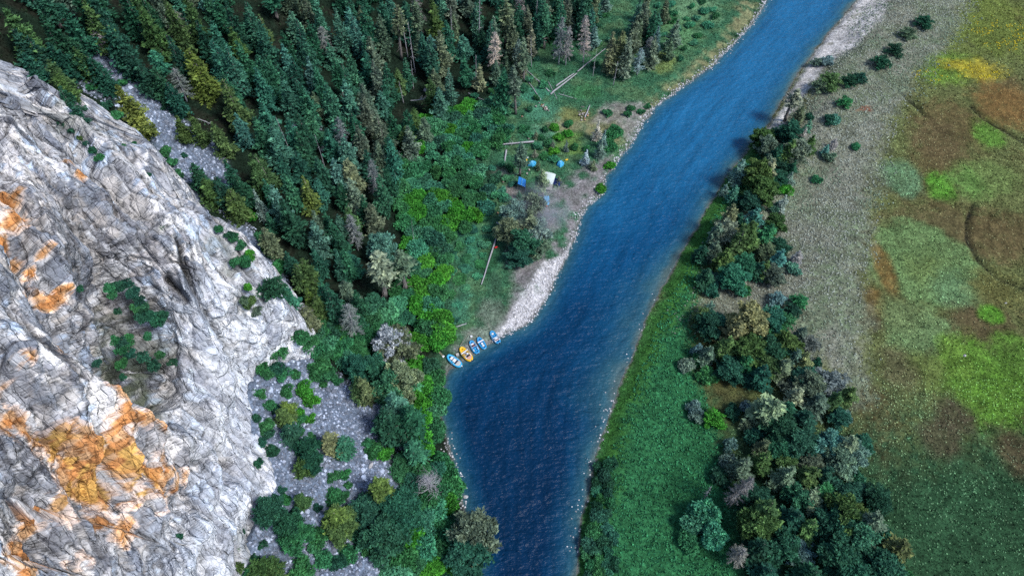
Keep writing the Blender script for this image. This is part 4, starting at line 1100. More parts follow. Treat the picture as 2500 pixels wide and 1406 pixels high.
RIGHT = """2157 140 juniper 3 dark 2.1;2191 112 juniper 2.6 dark 1.9;2224 72 juniper 2.6 greygreen 2;2262 44 juniper 2.6 dark 2.2;2000 145 juniper 2 greygreen 1.4;2025 143 bush 1.6 bluegrey 2.0;2035 185 juniper 3.5 olive 2.6;2012 200 juniper 2.8 greygreen 1.8;2082 188 juniper 2.6 dark 1.8;2105 182 juniper 2.6 dark 1.7
2067 240 juniper 2.6 leaf 1.6;2030 284 juniper 2.2 dark 1.5;2042 285 bush 2.2 teal 1.6;2093 352 bush 1.4 leaf 1.1;1996 433 bush 1.3 leaf 1.3;1946 222 tall 10 pale 2.2;1960 260 round 6 greygreen 2.0;1939 305 round 7 dark 2.4;1969 312 spruce 5 silver 1.5;1882 335 round 6 greygreen 2;1979 294 spruce 4 teal 1.6
1960 345 round 7 greygreen 2.4;1935 345 round 7 olive 2.4;1905 355 round 6 dark 2;2043 340 spruce 3 silver 1.6;2022 355 spruce 3.5 teal 1.6;2030 375 bush 2 greygreen 1.6;1818 393 round 7 bluegrey 2.4;1862 400 round 8 olive 2.6;1888 388 fir 9 pale 2.0;1870 440 round 7 olive 2.6;1935 422 spruce 4 bluegrey 1.8;1774 450 spruce 4 bluegrey 1.6
1800 455 round 5 teal 1.6;1840 480 round 5 dark 2.2;1912 400 juniper 3 dark 2;1920 455 bush 2.4 bright 1.8;1919 478 spruce 5 silver 1.8;1900 500 bush 2 teal 1.5;1794 505 round 8 tan 2.6;1778 545 round 7 pale 2.2;1760 545 round 7 greygreen 2;1848 512 round 7 teal 2.6;1842 542 fir 11 olive 2.8;1815 560 fir 10 olive 2.6
1882 548 fir 9 leaf 2.2;1774 612 round 7 olive 2.4;1750 590 round 6 greygreen 2.2;1720 600 round 5 dark 1.9;1912 611 round 6 teal 2.2;1956 615 spruce 4.5 silver 2;1940 650 bush 2 teal 1.6;1878 640 round 5 olive 1.8;1860 640 round 5 dark 2;1730 660 round 5 dark 2.2;1800 660 round 6 green 2.6;1820 700 bush 2 leaf 1.7;1740 700 bush 2.2 green 1.8
1905 722 juniper 2.4 bluegrey 1.5;1959 727 juniper 2.4 leaf 1.4;1940 752 juniper 2.4 dark 1.5;1925 776 juniper 2.6 leaf 1.6;1740 735 spruce 5 bluegrey 1.8;1722 765 round 4 olive 1.6;1875 745 spruce 5 teal 1.6;1841 760 round 9 tan 2.9;1808 790 round 8 tan 2.9;1785 830 round 7 olive 2.8;1840 830 round 7 olive 2.8;1764 775 round 4 green 1.7;1720 780 bush 1.8 bright 1.4
1710 838 spruce 4.5 bluegrey 1.7;1735 850 round 5 greygreen 2;1905 808 juniper 3 leaf 2.2;1935 830 round 6 olive 2.2;1895 842 round 6 dark 2.6;1979 833 juniper 3.6 lilac 2.2;1952 855 round 5 greygreen 2;1976 865 round 5 tan 1.8;1922 878 round 6 greygreen 2.2;1828 870 round 5 leaf 2.2;1790 890 round 5 dark 2.4;1870 900 round 6 dark 2.6
1680 885 bush 2 bluegrey 1.6;1730 910 bush 2.2 leaf 2;1710 870 bush 2 leaf 1.6;2030 925 juniper 4 lilac 3.2;2010 970 round 5 greygreen 2.6;1956 950 round 5 pale 2;1895 978 fir 8.5 pale 3.0;1930 990 round 6 dark 2.8;1980 1010 round 6 dark 2.8;2070 1014 bush 1.8 bluegrey 1.5;1747 1013 juniper 2.6 bright 1.7;1700 990 bush 2 bluegrey 1.6;1705 1015 bush 1.8 bluegrey 1.4
1830 990 bush 2 bluegrey 1.4;2033 1072 round 6 teal 2.2;2087 1070 round 7 pale 2.3;2060 1110 round 6 greygreen 2.4;2095 1100 round 5 bluegrey 2;1828 1122 round 7 greygreen 2.2;1878 1110 round 7 olive 2.3;1932 1144 round 7 greygreen 2.2;1989 1144 round 7 olive 2.5;2026 1144 round 6 dark 2;2104 1200 bush 2.4 teal 2.0;2070 1195 round 5 dark 2.4
1996 1212 round 5 pale 2;2020 1205 round 5 leaf 2;1888 1228 round 9 olive 2.8;1870 1260 round 7 olive 2.4;1989 1279 round 6 olive 2.2;2073 1242 round 8 olive 2.6;2050 1270 round 7 dark 2.6;2147 1265 round 8 greygreen 2.8;2110 1290 round 7 green 2.6;2214 1332 round 6 rust 2.6;2170 1380 round 6 dark 2.6;2060 1340 round 7 dark 2.8;1962 1345 juniper 3 bluegrey 2;1950 1250 round 6 dark 2.6
1790 1000 bush 2 dark 1.6;1785 1080 bush 2 bluegrey 1.4;1780 1120 bush 2 bluegrey 1.5;1760 1160 bush 2 dark 1.8;1727 1245 shrub 4 tealleaf 2.6;1700 1270 shrub 3 tealleaf 2.2;1745 1300 shrub 3.4 tealleaf 2.4;1690 1320 shrub 2 leaf 2.2;1870 1330 round 6 dark 2.6;1880 1390 round 5 dark 2.6;1990 1395 round 6 dark 2.8;2100 1400 round 6 dark 2.8;1920 1040 round 6 dark 2.6;1960 1070 round 6 dark 2.6;1850 1060 bush 2.2 dark 2"""
DEADS = """1206 77 dead 13 pink 2.0;1371 44 dead 15 lilac 2.1;1388 62 dead 13 lilac 1.6;1435 40 dead 15 pink 1.8;1566 118 dead 9 bluegrey 1.7;1589 91 dead 9 lilac 1.7;1166 0 snag 15 grey 1.1;998 62 snag 15 grey .8;1158 138 snag 8 grey .7;1000 150 snag 9 grey .6;977 200 snag 7 grey .6;1310 5 snag 14 grey .8;1385 90 snag 9 grey .7
680 290 snag 13 grey .5;768 328 snag 12 grey .4;1000 540 snag 9 grey .3;1828 1164 dead 14 lilac 1.6;1740 1185 snag 7 grey .6;1815 1340 dead 7 lilac 1.6;230 75 dead 6 grey 1.8;1040 1165 whitedead 7 silver 3.0;980 30 snag 14 grey .7;1095 20 snag 13 grey .7;1300 90 snag 10 grey .6;1455 120 snag 9 grey .5;1505 150 snag 8 grey .6"""
UNIQ = {'292 215': 'yellow-green conifer standing alone beside the scree chute', '914 625': 'largest pale grey-green conifer at the lower edge of the forest', '739 749': 'brown half-dead conifer beside the nose of the cliff', '944 816': 'pine with a silvery dead crown left of the rafts',
        '1040 1165': 'bare white dead tree with curling branches beside the river', '915 1165': 'yellow-topped conifer at the right edge of the lower scree', '808 1248': 'large yellow-green conifer on the lower scree', '1160 1290': 'round grey-green tree overhanging the river at the bottom',
        '1895 978': 'pale green conifer seen from above below the middle grove', '2030 925': 'wide lilac-grey shrub at the meadow edge', '1747 1013': 'round bright green bush on the bank left of the lower grove', '1828 1164': 'tall blue-grey dead spruce in the lower right grove',
        '1206 77': 'pinkish dead conifer left of the upper clearing', '1435 40': 'pinkish grey dead conifer with bare trunk behind the felled logs', '1842 542': 'tallest olive conifer in the big right-bank grove', '1262 500': 'blue-grey pine veiled by camp smoke', '645 1235': 'round dark juniper tree right at the cliff foot',
        '618 468': 'small pale blue spruce on the slope behind the cliff', '1946 222': 'pale feathery tree at the upstream end of the right-bank trees', '464 131': 'broad yellow-green conifer above the scree chute', '1727 1245': 'bright teal leafy tree with white limbs on the green bank'}
col_not_dark = lambda c: c not in ('dark', 'lilac', 'silver', 'bluegrey')
for txt in (FOREST, RIGHT, DEADS):
    for e in txt.replace('\n', ';').split(';'):
        a, b2, kind, h, c, r = e.split()
        px, py, h, r = float(a), float(b2), float(h), float(r)
        if txt is RIGHT and kind == 'round' and h >= 5 and random.random() < 0.55:
            kind, h, r = 'fir', h * 1.15, r * 0.86
        P = top_at(px, py, h * 0.96)
        plant(kind, P, h, c, r, UNIQ.get(f'{a} {b2}'), labelpx=(px, py + 25), lean=0.05, tone=1.25 if (txt is RIGHT and col_not_dark(c)) or 1180 < px < 1680 else 1.0)

# ---- random individuals between them
def fill(pg, n_try, dist, fn, limit=999, tree_gap=None, minpx=(-40, -70), maxpx=(2540, 1460)):
    lo, hi = pg.min(0), pg.max(0)
    got = []
    for _ in range(n_try):
        x, y = rng.uniform(lo[0], hi[0]), rng.uniform(lo[1], hi[1])
        if pg_in(np.array([x]), np.array([y]), pg)[0] < 0: continue
        z = float(samp(RG, x, y))
        if samp(RC, x, y) > z - 0.5 or samp(RDL, x, y) < 0.4 and samp(RDR, x, y) < 0.4: continue
        P = np.array([x, y, z])
        q = project(P)
        if not (minpx[0] < q[0] < maxpx[0] and minpx[1] < q[1] < maxpx[1]): continue
        if any((x - u) ** 2 + (y - v) ** 2 < dist ** 2 for u, v in got): continue
        if tree_gap is not None and any((x - u) ** 2 + (y - v) ** 2 < (tree_gap * r_ + 0.6) ** 2 for u, v, r_ in TREES): continue
        got.append((x, y))
        fn(P, q)
        if len(got) >= limit: break
    return got

Z_FOREST = np.vstack([poly([(-30, -60), (600, -60), (1470, -60), (1480, 30), (1330, 70), (1180, 150), (1100, 240), (990, 350), (950, 470), (900, 620), (890, 790), (830, 850), (710, 820), (650, 690), (560, 560), (480, 460)], 8), poly([(420, 300), (250, 170), (120, 110), (-30, 70)], 32)])
in_scree = lambda P: any(pg_in(np.array([P[0]]), np.array([P[1]]), s_)[0] > -0.5 for s_ in Z_SCREE)
def forest_tree(P, q):
    if in_scree(P): return
    kind = random.choices(['fir', 'tall', 'dead'], [9, 1, 0.35])[0]
    h = random.uniform(7.5, 14.5)
    plant(kind, P, h, 'lilac' if kind == 'dead' else random.choices(['dark', 'green', 'greygreen', 'teal', 'olive'], [5, 4, 2, 2, 1])[0], random.uniform(1.6, 2.3), lean=0.05)
fill(Z_FOREST, 14000, 2.7, forest_tree, 190, 0.72)
Z_THICK = poly([(1000, 300), (1120, 250), (1190, 250), (1250, 330), (1150, 380), (1200, 470), (1180, 530), (1110, 560), (1085, 690), (1090, 820), (1045, 860), (1082, 930), (1070, 1050), (1100, 1150), (1122, 1290), (1120, 1420), (950, 1420), (965, 1200), (1000, 1090), (985, 960), (870, 900), (780, 850), (740, 800), (900, 770), (960, 690), (1000, 560), (960, 450)], 3)
def thicket(P, q):
    if in_scree(P): return
    h = random.uniform(2.0, 3.4)
    bright = 0.5 + 0.5 * float(fbm(np.array([[P[0] * 0.07, P[1] * 0.07, 0]]), 55, 2)[0])
    near = q[0] > 1000 and 480 < q[1] < 1130
    c = random.choices(['bright', 'leaf', 'tealleaf', 'green'], [5 if near else 1.2, 4, 2, 1.5])[0]
    plant('shrub', P, h, c, random.uniform(1.7, 2.7))
fill(Z_THICK, 6000, 2.35, thicket, 250, 0.35)
Z_SCRUB = [(poly([(1180, 60), (1480, 30), (1500, 150), (1330, 200), (1280, 330), (1230, 340), (1130, 240), (1120, 150)], 2), 40, ['leaf', 'tealleaf', 'green'], 3.2), (poly([(1420, 1420), (1455, 1140), (1490, 1130), (1500, 1420)], 1.3), 34, ['leaf', 'green', 'dark'], 1.5),
           (poly([(1290, 330), (1400, 300), (1440, 380), (1330, 400)], 1.5), 14, ['tealleaf', 'leaf', 'bright'], 2.4), (poly([(1200, 390), (1250, 400), (1250, 480), (1210, 520), (1190, 460)], 1.5), 12, ['leaf', 'tealleaf', 'green'], 2.0), (poly([(1400, 540), (1470, 465), (1490, 400), (1510, 390), (1440, 500)], 1), 12, ['leaf', 'bright'], 1.8), (poly([(1480, 270), (1590, 255), (1560, 300), (1480, 300)], 1), 5, ['leaf'], 2.5), (poly([(1600, 0), (1780, 0), (1680, 140), (1600, 200)], 1.5), 22, ['leaf', 'tealleaf'], 2.6)]
for pg, lim, cols_, dist in Z_SCRUB:
    fill(pg, 1500, dist, lambda P, q: plant('bush', P, random.uniform(0.9, 1.7), random.choice(cols_), random.uniform(0.8, 1.5)), lim, 0.3)
Z_GROVE = [poly([(1850, 330), (1960, 240), (1990, 330), (1960, 400), (1920, 450), (1890, 480), (1790, 470), (1790, 430)], 3), poly([(1740, 560), (1790, 520), (1880, 540), (1930, 620), (1950, 660), (1890, 690), (1760, 740), (1720, 700), (1715, 620)], 3),
           poly([(1720, 800), (1790, 770), (1850, 770), (1960, 850), (2010, 900), (1990, 960), (1900, 960), (1800, 930), (1720, 900)], 3), poly([(1810, 1000), (1930, 960), (2060, 960), (2100, 1080), (2130, 1200), (2200, 1300), (2240, 1420), (1800, 1420), (1800, 1250), (1850, 1150)], 3)]
def grove_tree(P, q):
    k = random.choices(['fir', 'round', 'juniper', 'bush'], [3, 3, 2, 2])[0]
    h = {'fir': 5.5, 'round': 4.5, 'juniper': 2.6, 'bush': 1.6}[k] * random.uniform(0.8, 1.25)
    plant(k, P, h, random.choices(['dark', 'green', 'greygreen', 'olive', 'teal', 'leaf'], [5, 3, 3, 2, 1, 1])[0], h * (0.28 if k == 'fir' else 0.42 if k == 'round' else 0.62 if k == 'juniper' else 0.8))
for pg in Z_GROVE:
    fill(pg, 1200, 2.6, grove_tree, 9 if pg is not Z_GROVE[3] else 18, 0.7)
fill(poly([(1100, 560), (1190, 480), (1200, 560), (1160, 700), (1100, 800), (1095, 680)], 1.5), 900, 2.6, lambda P, q: plant('bush', P, random.uniform(0.5, 1.0), random.choice(['tealleaf', 'leaf', 'green']), random.uniform(0.8, 1.5)), 34, 0.3)
Z_CAMPTREES = [(poly([(1190, 60), (1330, 40), (1480, 20), (1470, 110), (1330, 150), (1240, 230), (1150, 260), (1140, 160)], 2), 14, 'fir', 9), (poly([(1220, 340), (1300, 330), (1440, 380), (1440, 470), (1390, 560), (1240, 480), (1215, 420)], 2), 9, 'spruce', 3.2), (poly([(1500, 60), (1620, 20), (1640, 120), (1520, 190), (1480, 150)], 2), 7, 'fir', 9)]
for pg, lim, kind_, h_ in Z_CAMPTREES:
    fill(pg, 600, 3.0, lambda P, q: plant(kind_, P, h_ * random.uniform(0.75, 1.2), random.choice(['greygreen', 'pale', 'pale', 'teal', 'bluegrey']), h_ * 0.17 if kind_ == 'fir' else h_ * 0.3), lim, 0.5)
# bushes on the scree, read off the photograph by their middles: x, y, radius
for a, b2, r, c in [(683, 862, 1.5, 'leaf'), (665, 870, 1, 'leaf'), (640, 900, 1.2, 'leaf'), (672, 905, 1.6, 'dark'), (692, 918, 1.5, 'leaf'), (720, 915, 1.0, 'leaf'), (655, 915, 1.2, 'leaf'), (702, 960, 1.4, 'leaf'), (745, 955, 1.7, 'bright'), (762, 978, 1.8, 'bright'), (640, 965, 1.0, 'leaf'), (628, 958, .9, 'leaf'), (732, 1006, .8, 'bright'),
                    (758, 1022, 1.1, 'bright'), (735, 1024, .9, 'leaf'), (660, 990, 1.1, 'leaf'), (730, 1052, .9, 'leaf'), (760, 1068, 1.0, 'leaf'), (675, 1000, .9, 'dark'), (790, 940, .8, 'leaf'), (785, 905, 2.2, 'leaf'), (800, 920, 1.8, 'leaf'), (825, 930, 1.1, 'leaf'), (830, 1105, 1.4, 'leaf'), (815, 1165, 1.1, 'leaf'), (842, 1158, 1.2, 'leaf'),
                    (815, 1215, 1.5, 'leaf'), (830, 1212, 1.4, 'leaf'), (845, 1255, 1.3, 'leaf'), (850, 1185, .7, 'leaf'), (690, 1196, .8, 'dark'), (700, 1220, .9, 'leaf'), (775, 1315, 1.6, 'leaf'), (770, 1335, 1.3, 'leaf'), (790, 1365, 1.6, 'leaf'), (850, 1355, 1.5, 'leaf'), (742, 1400, 2.2, 'leaf'), (830, 1375, 1.4, 'dark'), (670, 1400, 1.7, 'leaf'),
                    (775, 1238, .8, 'dark'), (630, 1130, .8, 'dark'), (640, 1080, .9, 'dark'), (625, 1020, .8, 'dark'), (655, 1060, 1.0, 'dark'), (665, 1100, 1.1, 'dark'), (915, 1100, 1.6, 'leaf'), (900, 1085, 1.1, 'leaf'), (940, 1110, 1.5, 'bright'), (880, 1310, 1.8, 'dark'), (905, 1340, 1.5, 'leaf'), (220, 215, 1.0, 'leaf'), (245, 212, 1.0, 'bright'), (300, 205, 1.2, 'leaf'), (400, 262, .8, 'dark'), (260, 260, 1.2, 'dark'), (285, 285, 1.2, 'leaf'),
                    (405, 372, 1.3, 'leaf'), (420, 400, 1.3, 'leaf'), (435, 430, 1.4, 'leaf'), (450, 380, .8, 'dark'), (600, 505, 1.0, 'bright'), (640, 580, 1.4, 'leaf'), (665, 620, 1.5, 'leaf'), (680, 655, 1.6, 'leaf')]:
    P = at(a, b2, 0.4)
    plant('bush', P, r * 1.15, c, r, labelpx=(a, b2))
for a, b2, r, c in [(775, 850, 1.8, 'leaf'), (800, 842, 2.0, 'tealleaf'), (790, 870, 1.7, 'leaf'), (818, 860, 2.0, 'leaf'), (838, 850, 2.0, 'leaf'), (755, 838, 1.7, 'leaf'), (735, 822, 1.8, 'leaf'), (845, 880, 1.9, 'tealleaf'), (862, 865, 2.0, 'leaf'), (770, 815, 2.0, 'dark'), (805, 815, 2.2, 'dark'), (840, 815, 2.2, 'leaf')]:
    plant('shrub', at(a, b2, 0.8), r * 1.3, c, r, labelpx=(a, b2))
# plants rooted in the cliff
for a, b2, r, c in [(290, 700, .9, 'dark'), (268, 705, .9, 'leaf'), (275, 720, .8, 'leaf'), (310, 695, .9, 'dark'), (325, 715, 1.0, 'dark'), (340, 735, 1.1, 'dark'), (350, 755, 1.1, 'dark'), (365, 775, 1.2, 'dark'), (385, 785, 1.2, 'dark'), (345, 775, 1.0, 'dark'), (395, 770, .9, 'dark'), (330, 750, .8, 'leaf'), (285, 760, .6, 'dark'),
                    (295, 840, 1.0, 'dark'), (315, 830, .9, 'leaf'), (300, 855, 1.0, 'leaf'), (360, 820, .7, 'leaf'), (320, 865, .9, 'dark'), (350, 875, 1.0, 'dark'), (375, 895, 1.0, 'dark'), (298, 890, .9, 'leaf'), (420, 885, .8, 'dark'), (390, 865, .7, 'leaf'), (300, 920, .6, 'dark'), (280, 830, .8, 'leaf'), (235, 885, .6, 'dark'),
                    (236, 482, .6, 'leaf'), (390, 500, .6, 'leaf'), (385, 475, .6, 'leaf'), (400, 555, .8, 'leaf'), (420, 545, .7, 'leaf'), (415, 560, .6, 'dark'), (570, 580, .9, 'leaf'), (590, 600, 1.0, 'leaf'), (560, 575, .9, 'dark'), (600, 640, 1.1, 'leaf'), (610, 625, 1.0, 'bright'), (575, 640, .9, 'leaf'), (605, 700, .7, 'bright'),
                    (610, 740, 1.1, 'olive'), (625, 760, 1.0, 'greygreen'), (595, 735, .8, 'greygreen'), (535, 560, .8, 'leaf'), (180, 320, .8, 'dark'), (200, 335, .8, 'olive'), (215, 350, .8, 'dark'), (228, 368, .8, 'dark'), (245, 385, .8, 'leaf'), (150, 300, .7, 'dark'), (360, 425, .5, 'dark'), (300, 355, .5, 'leaf'), (325, 348, .5, 'leaf'),
                    (570, 1230, .6, 'dark'), (590, 1300, .6, 'dark'), (578, 1340, .7, 'leaf'), (640, 1330, .8, 'dark'), (620, 1365, .8, 'dark'), (580, 1385, 1.0, 'olive'), (610, 1395, 1.0, 'leaf'), (434, 1310, .6, 'dark'), (195, 705, .6, 'dark')]:
    P = at(a, b2, 0.2)
    plant('bush', P - np.array([0, 0, 0.3]), r * 1.5, c, r, labelpx=(a, b2))

# look-alikes of one place are told apart by their order in it
ORD = ['leftmost', 'second', 'third', 'fourth', 'fifth', 'sixth', 'seventh', 'eighth']
def order_row(row, pre):
    row.sort(key=lambda e: e[1])
    for k, e in enumerate(row):
        o = 'rightmost' if k == len(row) - 1 else ORD[k]
        if len(row) == 3 and k == 1: o = 'middle'
        if len(row) == 1: o = ''
        if o in ORD[1:]: o += ' from left'
        w = ' '.join((pre + ' ' + o).split() + [e[0]['label']]).split()
        if len(w) > 16: w = [q for q in w if q not in ('the', 'just', 'dense')]
        e[0]['label'] = ' '.join(w)
by = {}
for e in PLANTED:
    by.setdefault(e[0]['label'], []).append(e)
for lab, es in by.items():
    if 2 <= len(es) <= 5:
        if len(es) == 2 and abs(es[0][2] - es[1][2]) > 1.5 * abs(es[0][1] - es[1][1]):
            es.sort(key=lambda e: e[2])
            es[0][0]['label'] = 'upper ' + lab; es[1][0]['label'] = 'lower ' + lab
        else:
            order_row(es, '')
    elif 5 < len(es) <= 14:
        es.sort(key=lambda e: e[2])
        h2 = len(es) // 2
        order_row(es[:h2], 'upper'); order_row(es[h2:], 'lower')
    elif 14 < len(es) <= 24:
        es.sort(key=lambda e: e[2])
        h3 = (len(es) + 2) // 3
        order_row(es[:h3], 'upper'); order_row(es[h3:2 * h3], 'mid'); order_row(es[2 * h3:], 'lower')

# ------------------------------------------------------------------ stuff: grass, sage, stones, undergrowth
ROCKIN, _ = outline(_X, _Y)
def rand_pts(n, x0=-150, x1=160, y0=14, y1=212):
    """uniform points on the ground inside the photograph's field, with a margin"""
    x = rng.uniform(x0, x1, n); y = rng.uniform(y0, y1, n)
    z = samp(RG, x, y)
    cz_ = -y * sin(TILT) + (z - CAM_H) * cos(TILT); cy = y * cos(TILT) + (z - CAM_H) * sin(TILT)
    px = 1250 + F_PX * x / -cz_; py = 703 - F_PX * cy / -cz_
    ok = (px > -60) & (px < 2560) & (py > -40) & (py < 1450) & (samp(RC, x, y) < z - 0.2) & (samp(ROCKIN, x, y) < 0.3)
    return x[ok], y[ok], z[ok]

def tufts(name, x, y, z, size, col, label, cat, blades=3, flatness=0.7):
    n = len(x)
    base = np.repeat(np.stack([x, y, z], -1), blades, 0)
    s = np.repeat(size, blades)
    a = rng.random(n * blades) * 6.283
    out = np.stack([np.cos(a), np.sin(a), np.zeros_like(a)], -1)
    sidev = np.stack([-np.sin(a), np.cos(a), np.zeros_like(a)], -1)
    p0 = base + sidev * (0.38 * s)[:, None] - np.array([0, 0, 0.05])
    p1 = base - sidev * (0.38 * s)[:, None] - np.array([0, 0, 0.05])
    p2 = base + out * (0.55 * s)[:, None] + np.array([0, 0, 1]) * (flatness * s * rng.uniform(0.6, 1.2, len(s)))[:, None]
    V = np.stack([p0, p1, p2], 1).reshape(-1, 3)
    cc = np.repeat(col, blades, 0) * rng.uniform(0.7, 1.35, (n * blades, 1))
    link(name, mesh_from(name, V, np.arange(len(V)).reshape(-1, 3), {'col': np.clip(np.repeat(cc, 3, 0), 0, 0.85)}, [M_STUFF]), label=label, cat=cat, kind='stuff')

def domes(name, x, y, z, size, col, label, cat, mat, hgt=0.7, k=5):
    """small faceted mounds"""
    n = len(x)
    a = np.linspace(0, 6.283, k, endpoint=False)[None] + rng.random((n, 1)) * 6.283
    r0 = size[:, None] * rng.uniform(0.75, 1.25, (n, k))
    ring0 = np.stack([x[:, None] + np.cos(a) * r0, y[:, None] + np.sin(a) * r0, np.repeat(z[:, None] - 0.08, k, 1)], -1)
    ring1 = np.stack([x[:, None] + np.cos(a + 0.5) * r0 * 0.7, y[:, None] + np.sin(a + 0.5) * r0 * 0.7, z[:, None] + size[:, None] * hgt * rng.uniform(0.5, 0.9, (n, k))], -1)
    top = np.stack([x + rng.normal(0, .15, n) * size, y + rng.normal(0, .15, n) * size, z + size * hgt], -1)[:, None]
    V = np.concatenate([ring0, ring1, top], 1)
    m = 2 * k + 1
    f = []
    for i in range(k):
        j = (i + 1) % k
        f += [[i, j, k + i], [j, k + j, k + i], [k + i, k + j, 2 * k]]
    Fc = (np.array(f)[None] + (np.arange(n) * m)[:, None, None]).reshape(-1, 3)
    link(name, mesh_from(name, V.reshape(-1, 3), Fc, {'col': np.clip(np.repeat(col, m, 0), 0, 0.85)}, [mat]), label=label, cat=cat, kind='stuff')

# meadow and bank grass
x, y, z = rand_pts(420000)
dr_, dl_ = samp(RDR, x, y), samp(RDL, x, y)
gc = ground_col_at(x, y)
green = gc[:, 1] > gc[:, 0] * 0.92
m = (dr_ > 0.3) & green & (gc.max(1) < 0.36) & (rng.random(len(x)) < 0.62)
tufts('meadow_grass', x[m], y[m], z[m], rng.uniform(0.16, 0.45, m.sum()), gc[m] * rng.uniform(0.45, 1.75, (m.sum(), 1)), 'short patchy grass covering the right bank and meadow', 'grass', 2)
m = (dl_ > 0.5) & (gc[:, 1] > gc[:, 0] * 1.25) & (rng.random(len(x)) < 0.8)
tufts('camp_grass', x[m], y[m], z[m], rng.uniform(0.2, 0.5, m.sum()), gc[m] * rng.uniform(0.7, 1.7, (m.sum(), 1)), 'green grass of the clearing round the camp', 'grass', 2)
# low growth in the forest and thicket
m = (dl_ > 1) & (gc[:, 1] <= gc[:, 0] * 1.35) & (gc.max(1) < 0.12) & (rng.random(len(x)) < 0.22)
tufts('undergrowth', x[m], y[m], z[m], rng.uniform(0.3, 0.8, m.sum()), np.array([0.035, 0.085, 0.04]) * rng.uniform(0.5, 1.6, (m.sum(), 1)), 'low dark growth on the forest floor', 'undergrowth', 3, 0.5)
# bank herb cover (right, teal mass)
bgr = pg_in(x, y, Z_BANKGRASS)
m = (bgr > -1) & (dr_ > 2.5) & (rng.random(len(x)) < 0.6)
tufts('bank_herbs', x[m], y[m], z[m] + 0.05, rng.uniform(0.25, 0.66, m.sum()), np.array([0.034, 0.175, 0.075]) * (1 + 0.5 * fbm(np.stack([x[m] * 0.15, y[m] * 0.15, 0 * x[m]], -1), 96, 3))[:, None] * rng.uniform(0.6, 1.7, (m.sum(), 1)), 'thick herb growth on the right bank below the groves', 'herbs', 3, 0.6)
# sagebrush
sg = pg_in(x, y, Z_SAGE)
nz = fbm(np.stack([x * 0.12, y * 0.12, 0 * x], -1), 91, 3)
p_s = 0.6 * smooth(-5, 3, sg + 6 * nz) * (0.35 + 0.65 * smooth(60, 100, y))
m = (rng.random(len(x)) < p_s) & (dr_ > 1)
domes('sagebrush', x[m], y[m], z[m], rng.uniform(0.07, 0.27, m.sum()), (np.array([0.37, 0.41, 0.34]) * (1 - 0.35 * smooth(-0.1, 0.4, nz[m])[:, None]) + np.array([0.0, 0.05, 0.0]) * smooth(-0.1, 0.4, nz[m])[:, None]) * rng.uniform(0.5, 1.1, (m.sum(), 1)), 'pale low sagebrush dotted over the stony flat', 'sagebrush', M_STUFF, 0.8)
nz2 = fbm(np.stack([x * 0.08, y * 0.08, 0 * x], -1), 95, 3)
m = (rng.random(len(x)) < np.where(y < 62, 0.34, 0.17) * (1 + 1.6 * nz2)) & (dr_ > 22) & (sg < 1) & (bgr < 0)
domes('meadow_herbs', x[m], y[m], z[m], rng.uniform(0.07, 0.20, m.sum()), (gc[m] * 1.6 + np.array([0.035, 0.055, 0.03]) * np.where(y[m] < 62, 1.9, 1.0)[:, None]) * rng.uniform(0.6, 1.6, (m.sum(), 1)), 'pale flowering herbs speckled over the meadow', 'herbs', M_STUFF, 0.8)
# yellow flowers
fx = [px_ell(2390, 178, 75, 32), px_ell(2330, 165, 55, 20), px_ell(2440, 90, 80, 50), px_ell(2260, 190, 50, 25)]
pf = np.zeros(len(x))
for ex, ey, ax, ay in fx:
    pf = np.maximum(pf, (1 - smooth(0.3, 1.1, np.sqrt(((x - ex) / ax) ** 2 + ((y - ey) / ay) ** 2))) * smooth(-0.3, 0.4, fbm(np.stack([x * 0.5, y * 0.5, 0 * x], -1), 93, 3)))
m = rng.random(len(x)) < pf * 0.5
domes('yellow_flowers', x[m], y[m], z[m], rng.uniform(0.12, 0.26, m.sum()), np.array([0.55, 0.45, 0.03]) * rng.uniform(0.7, 1.2, (m.sum(), 1)), 'yellow flower patches in the upper right meadow', 'flowers', M_STUFF, 0.8)
# stones
sc = np.max([pg_in(x, y, s_) for s_ in Z_SCREE], axis=0)
m = (sc > -0.8) & (rng.random(len(x)) < 0.75)
g_ = rng.random((m.sum(), 1))
domes('scree_stones', x[m], y[m], z[m], rng.uniform(0.10, 0.30, m.sum()) * (1 + 1.0 * (rng.random(m.sum()) < 0.04)), np.array([0.33, 0.38, 0.48]) * (0.45 + 1.4 * g_ ** 2), 'loose grey stones of the scree slopes', 'stones', M_STONE, 0.75)
bx_, by_, bz_ = rand_pts(260000, -20, 100, 30, 200)
be = pg_in(bx_, by_, Z_BEACH)
bl_, br_ = samp(RDL, bx_, by_), samp(RDR, bx_, by_)
shore_r = np.exp(-((br_ + 0.7) / 0.8) ** 2) * smooth(66, 50, by_) + 0.35 * np.exp(-((br_ + 1.2) / 1.0) ** 2) * smooth(100, 70, by_)
shore_l = np.exp(-((bl_ + 0.2) / 0.9) ** 2) * smooth(54, 48, by_)
cob = np.exp(-((bl_ - 0.3) / 0.8) ** 2) * smooth(72, 80, by_) * 0.5
pst = np.maximum.reduce([0.6 * smooth(-0.5, 0.6, be), 0.10 * shore_r, 0.26 * shore_l, cob])
m = rng.random(len(bx_)) < pst
domes('shore_cobbles', bx_[m], by_[m], np.maximum(bz_[m], -0.12), rng.uniform(0.08, 0.24, m.sum()), np.array([0.60, 0.60, 0.63]) * rng.uniform(0.45, 1.25, (m.sum(), 1)), 'pale cobbles along the water edges', 'stones', M_STONE, 0.8)

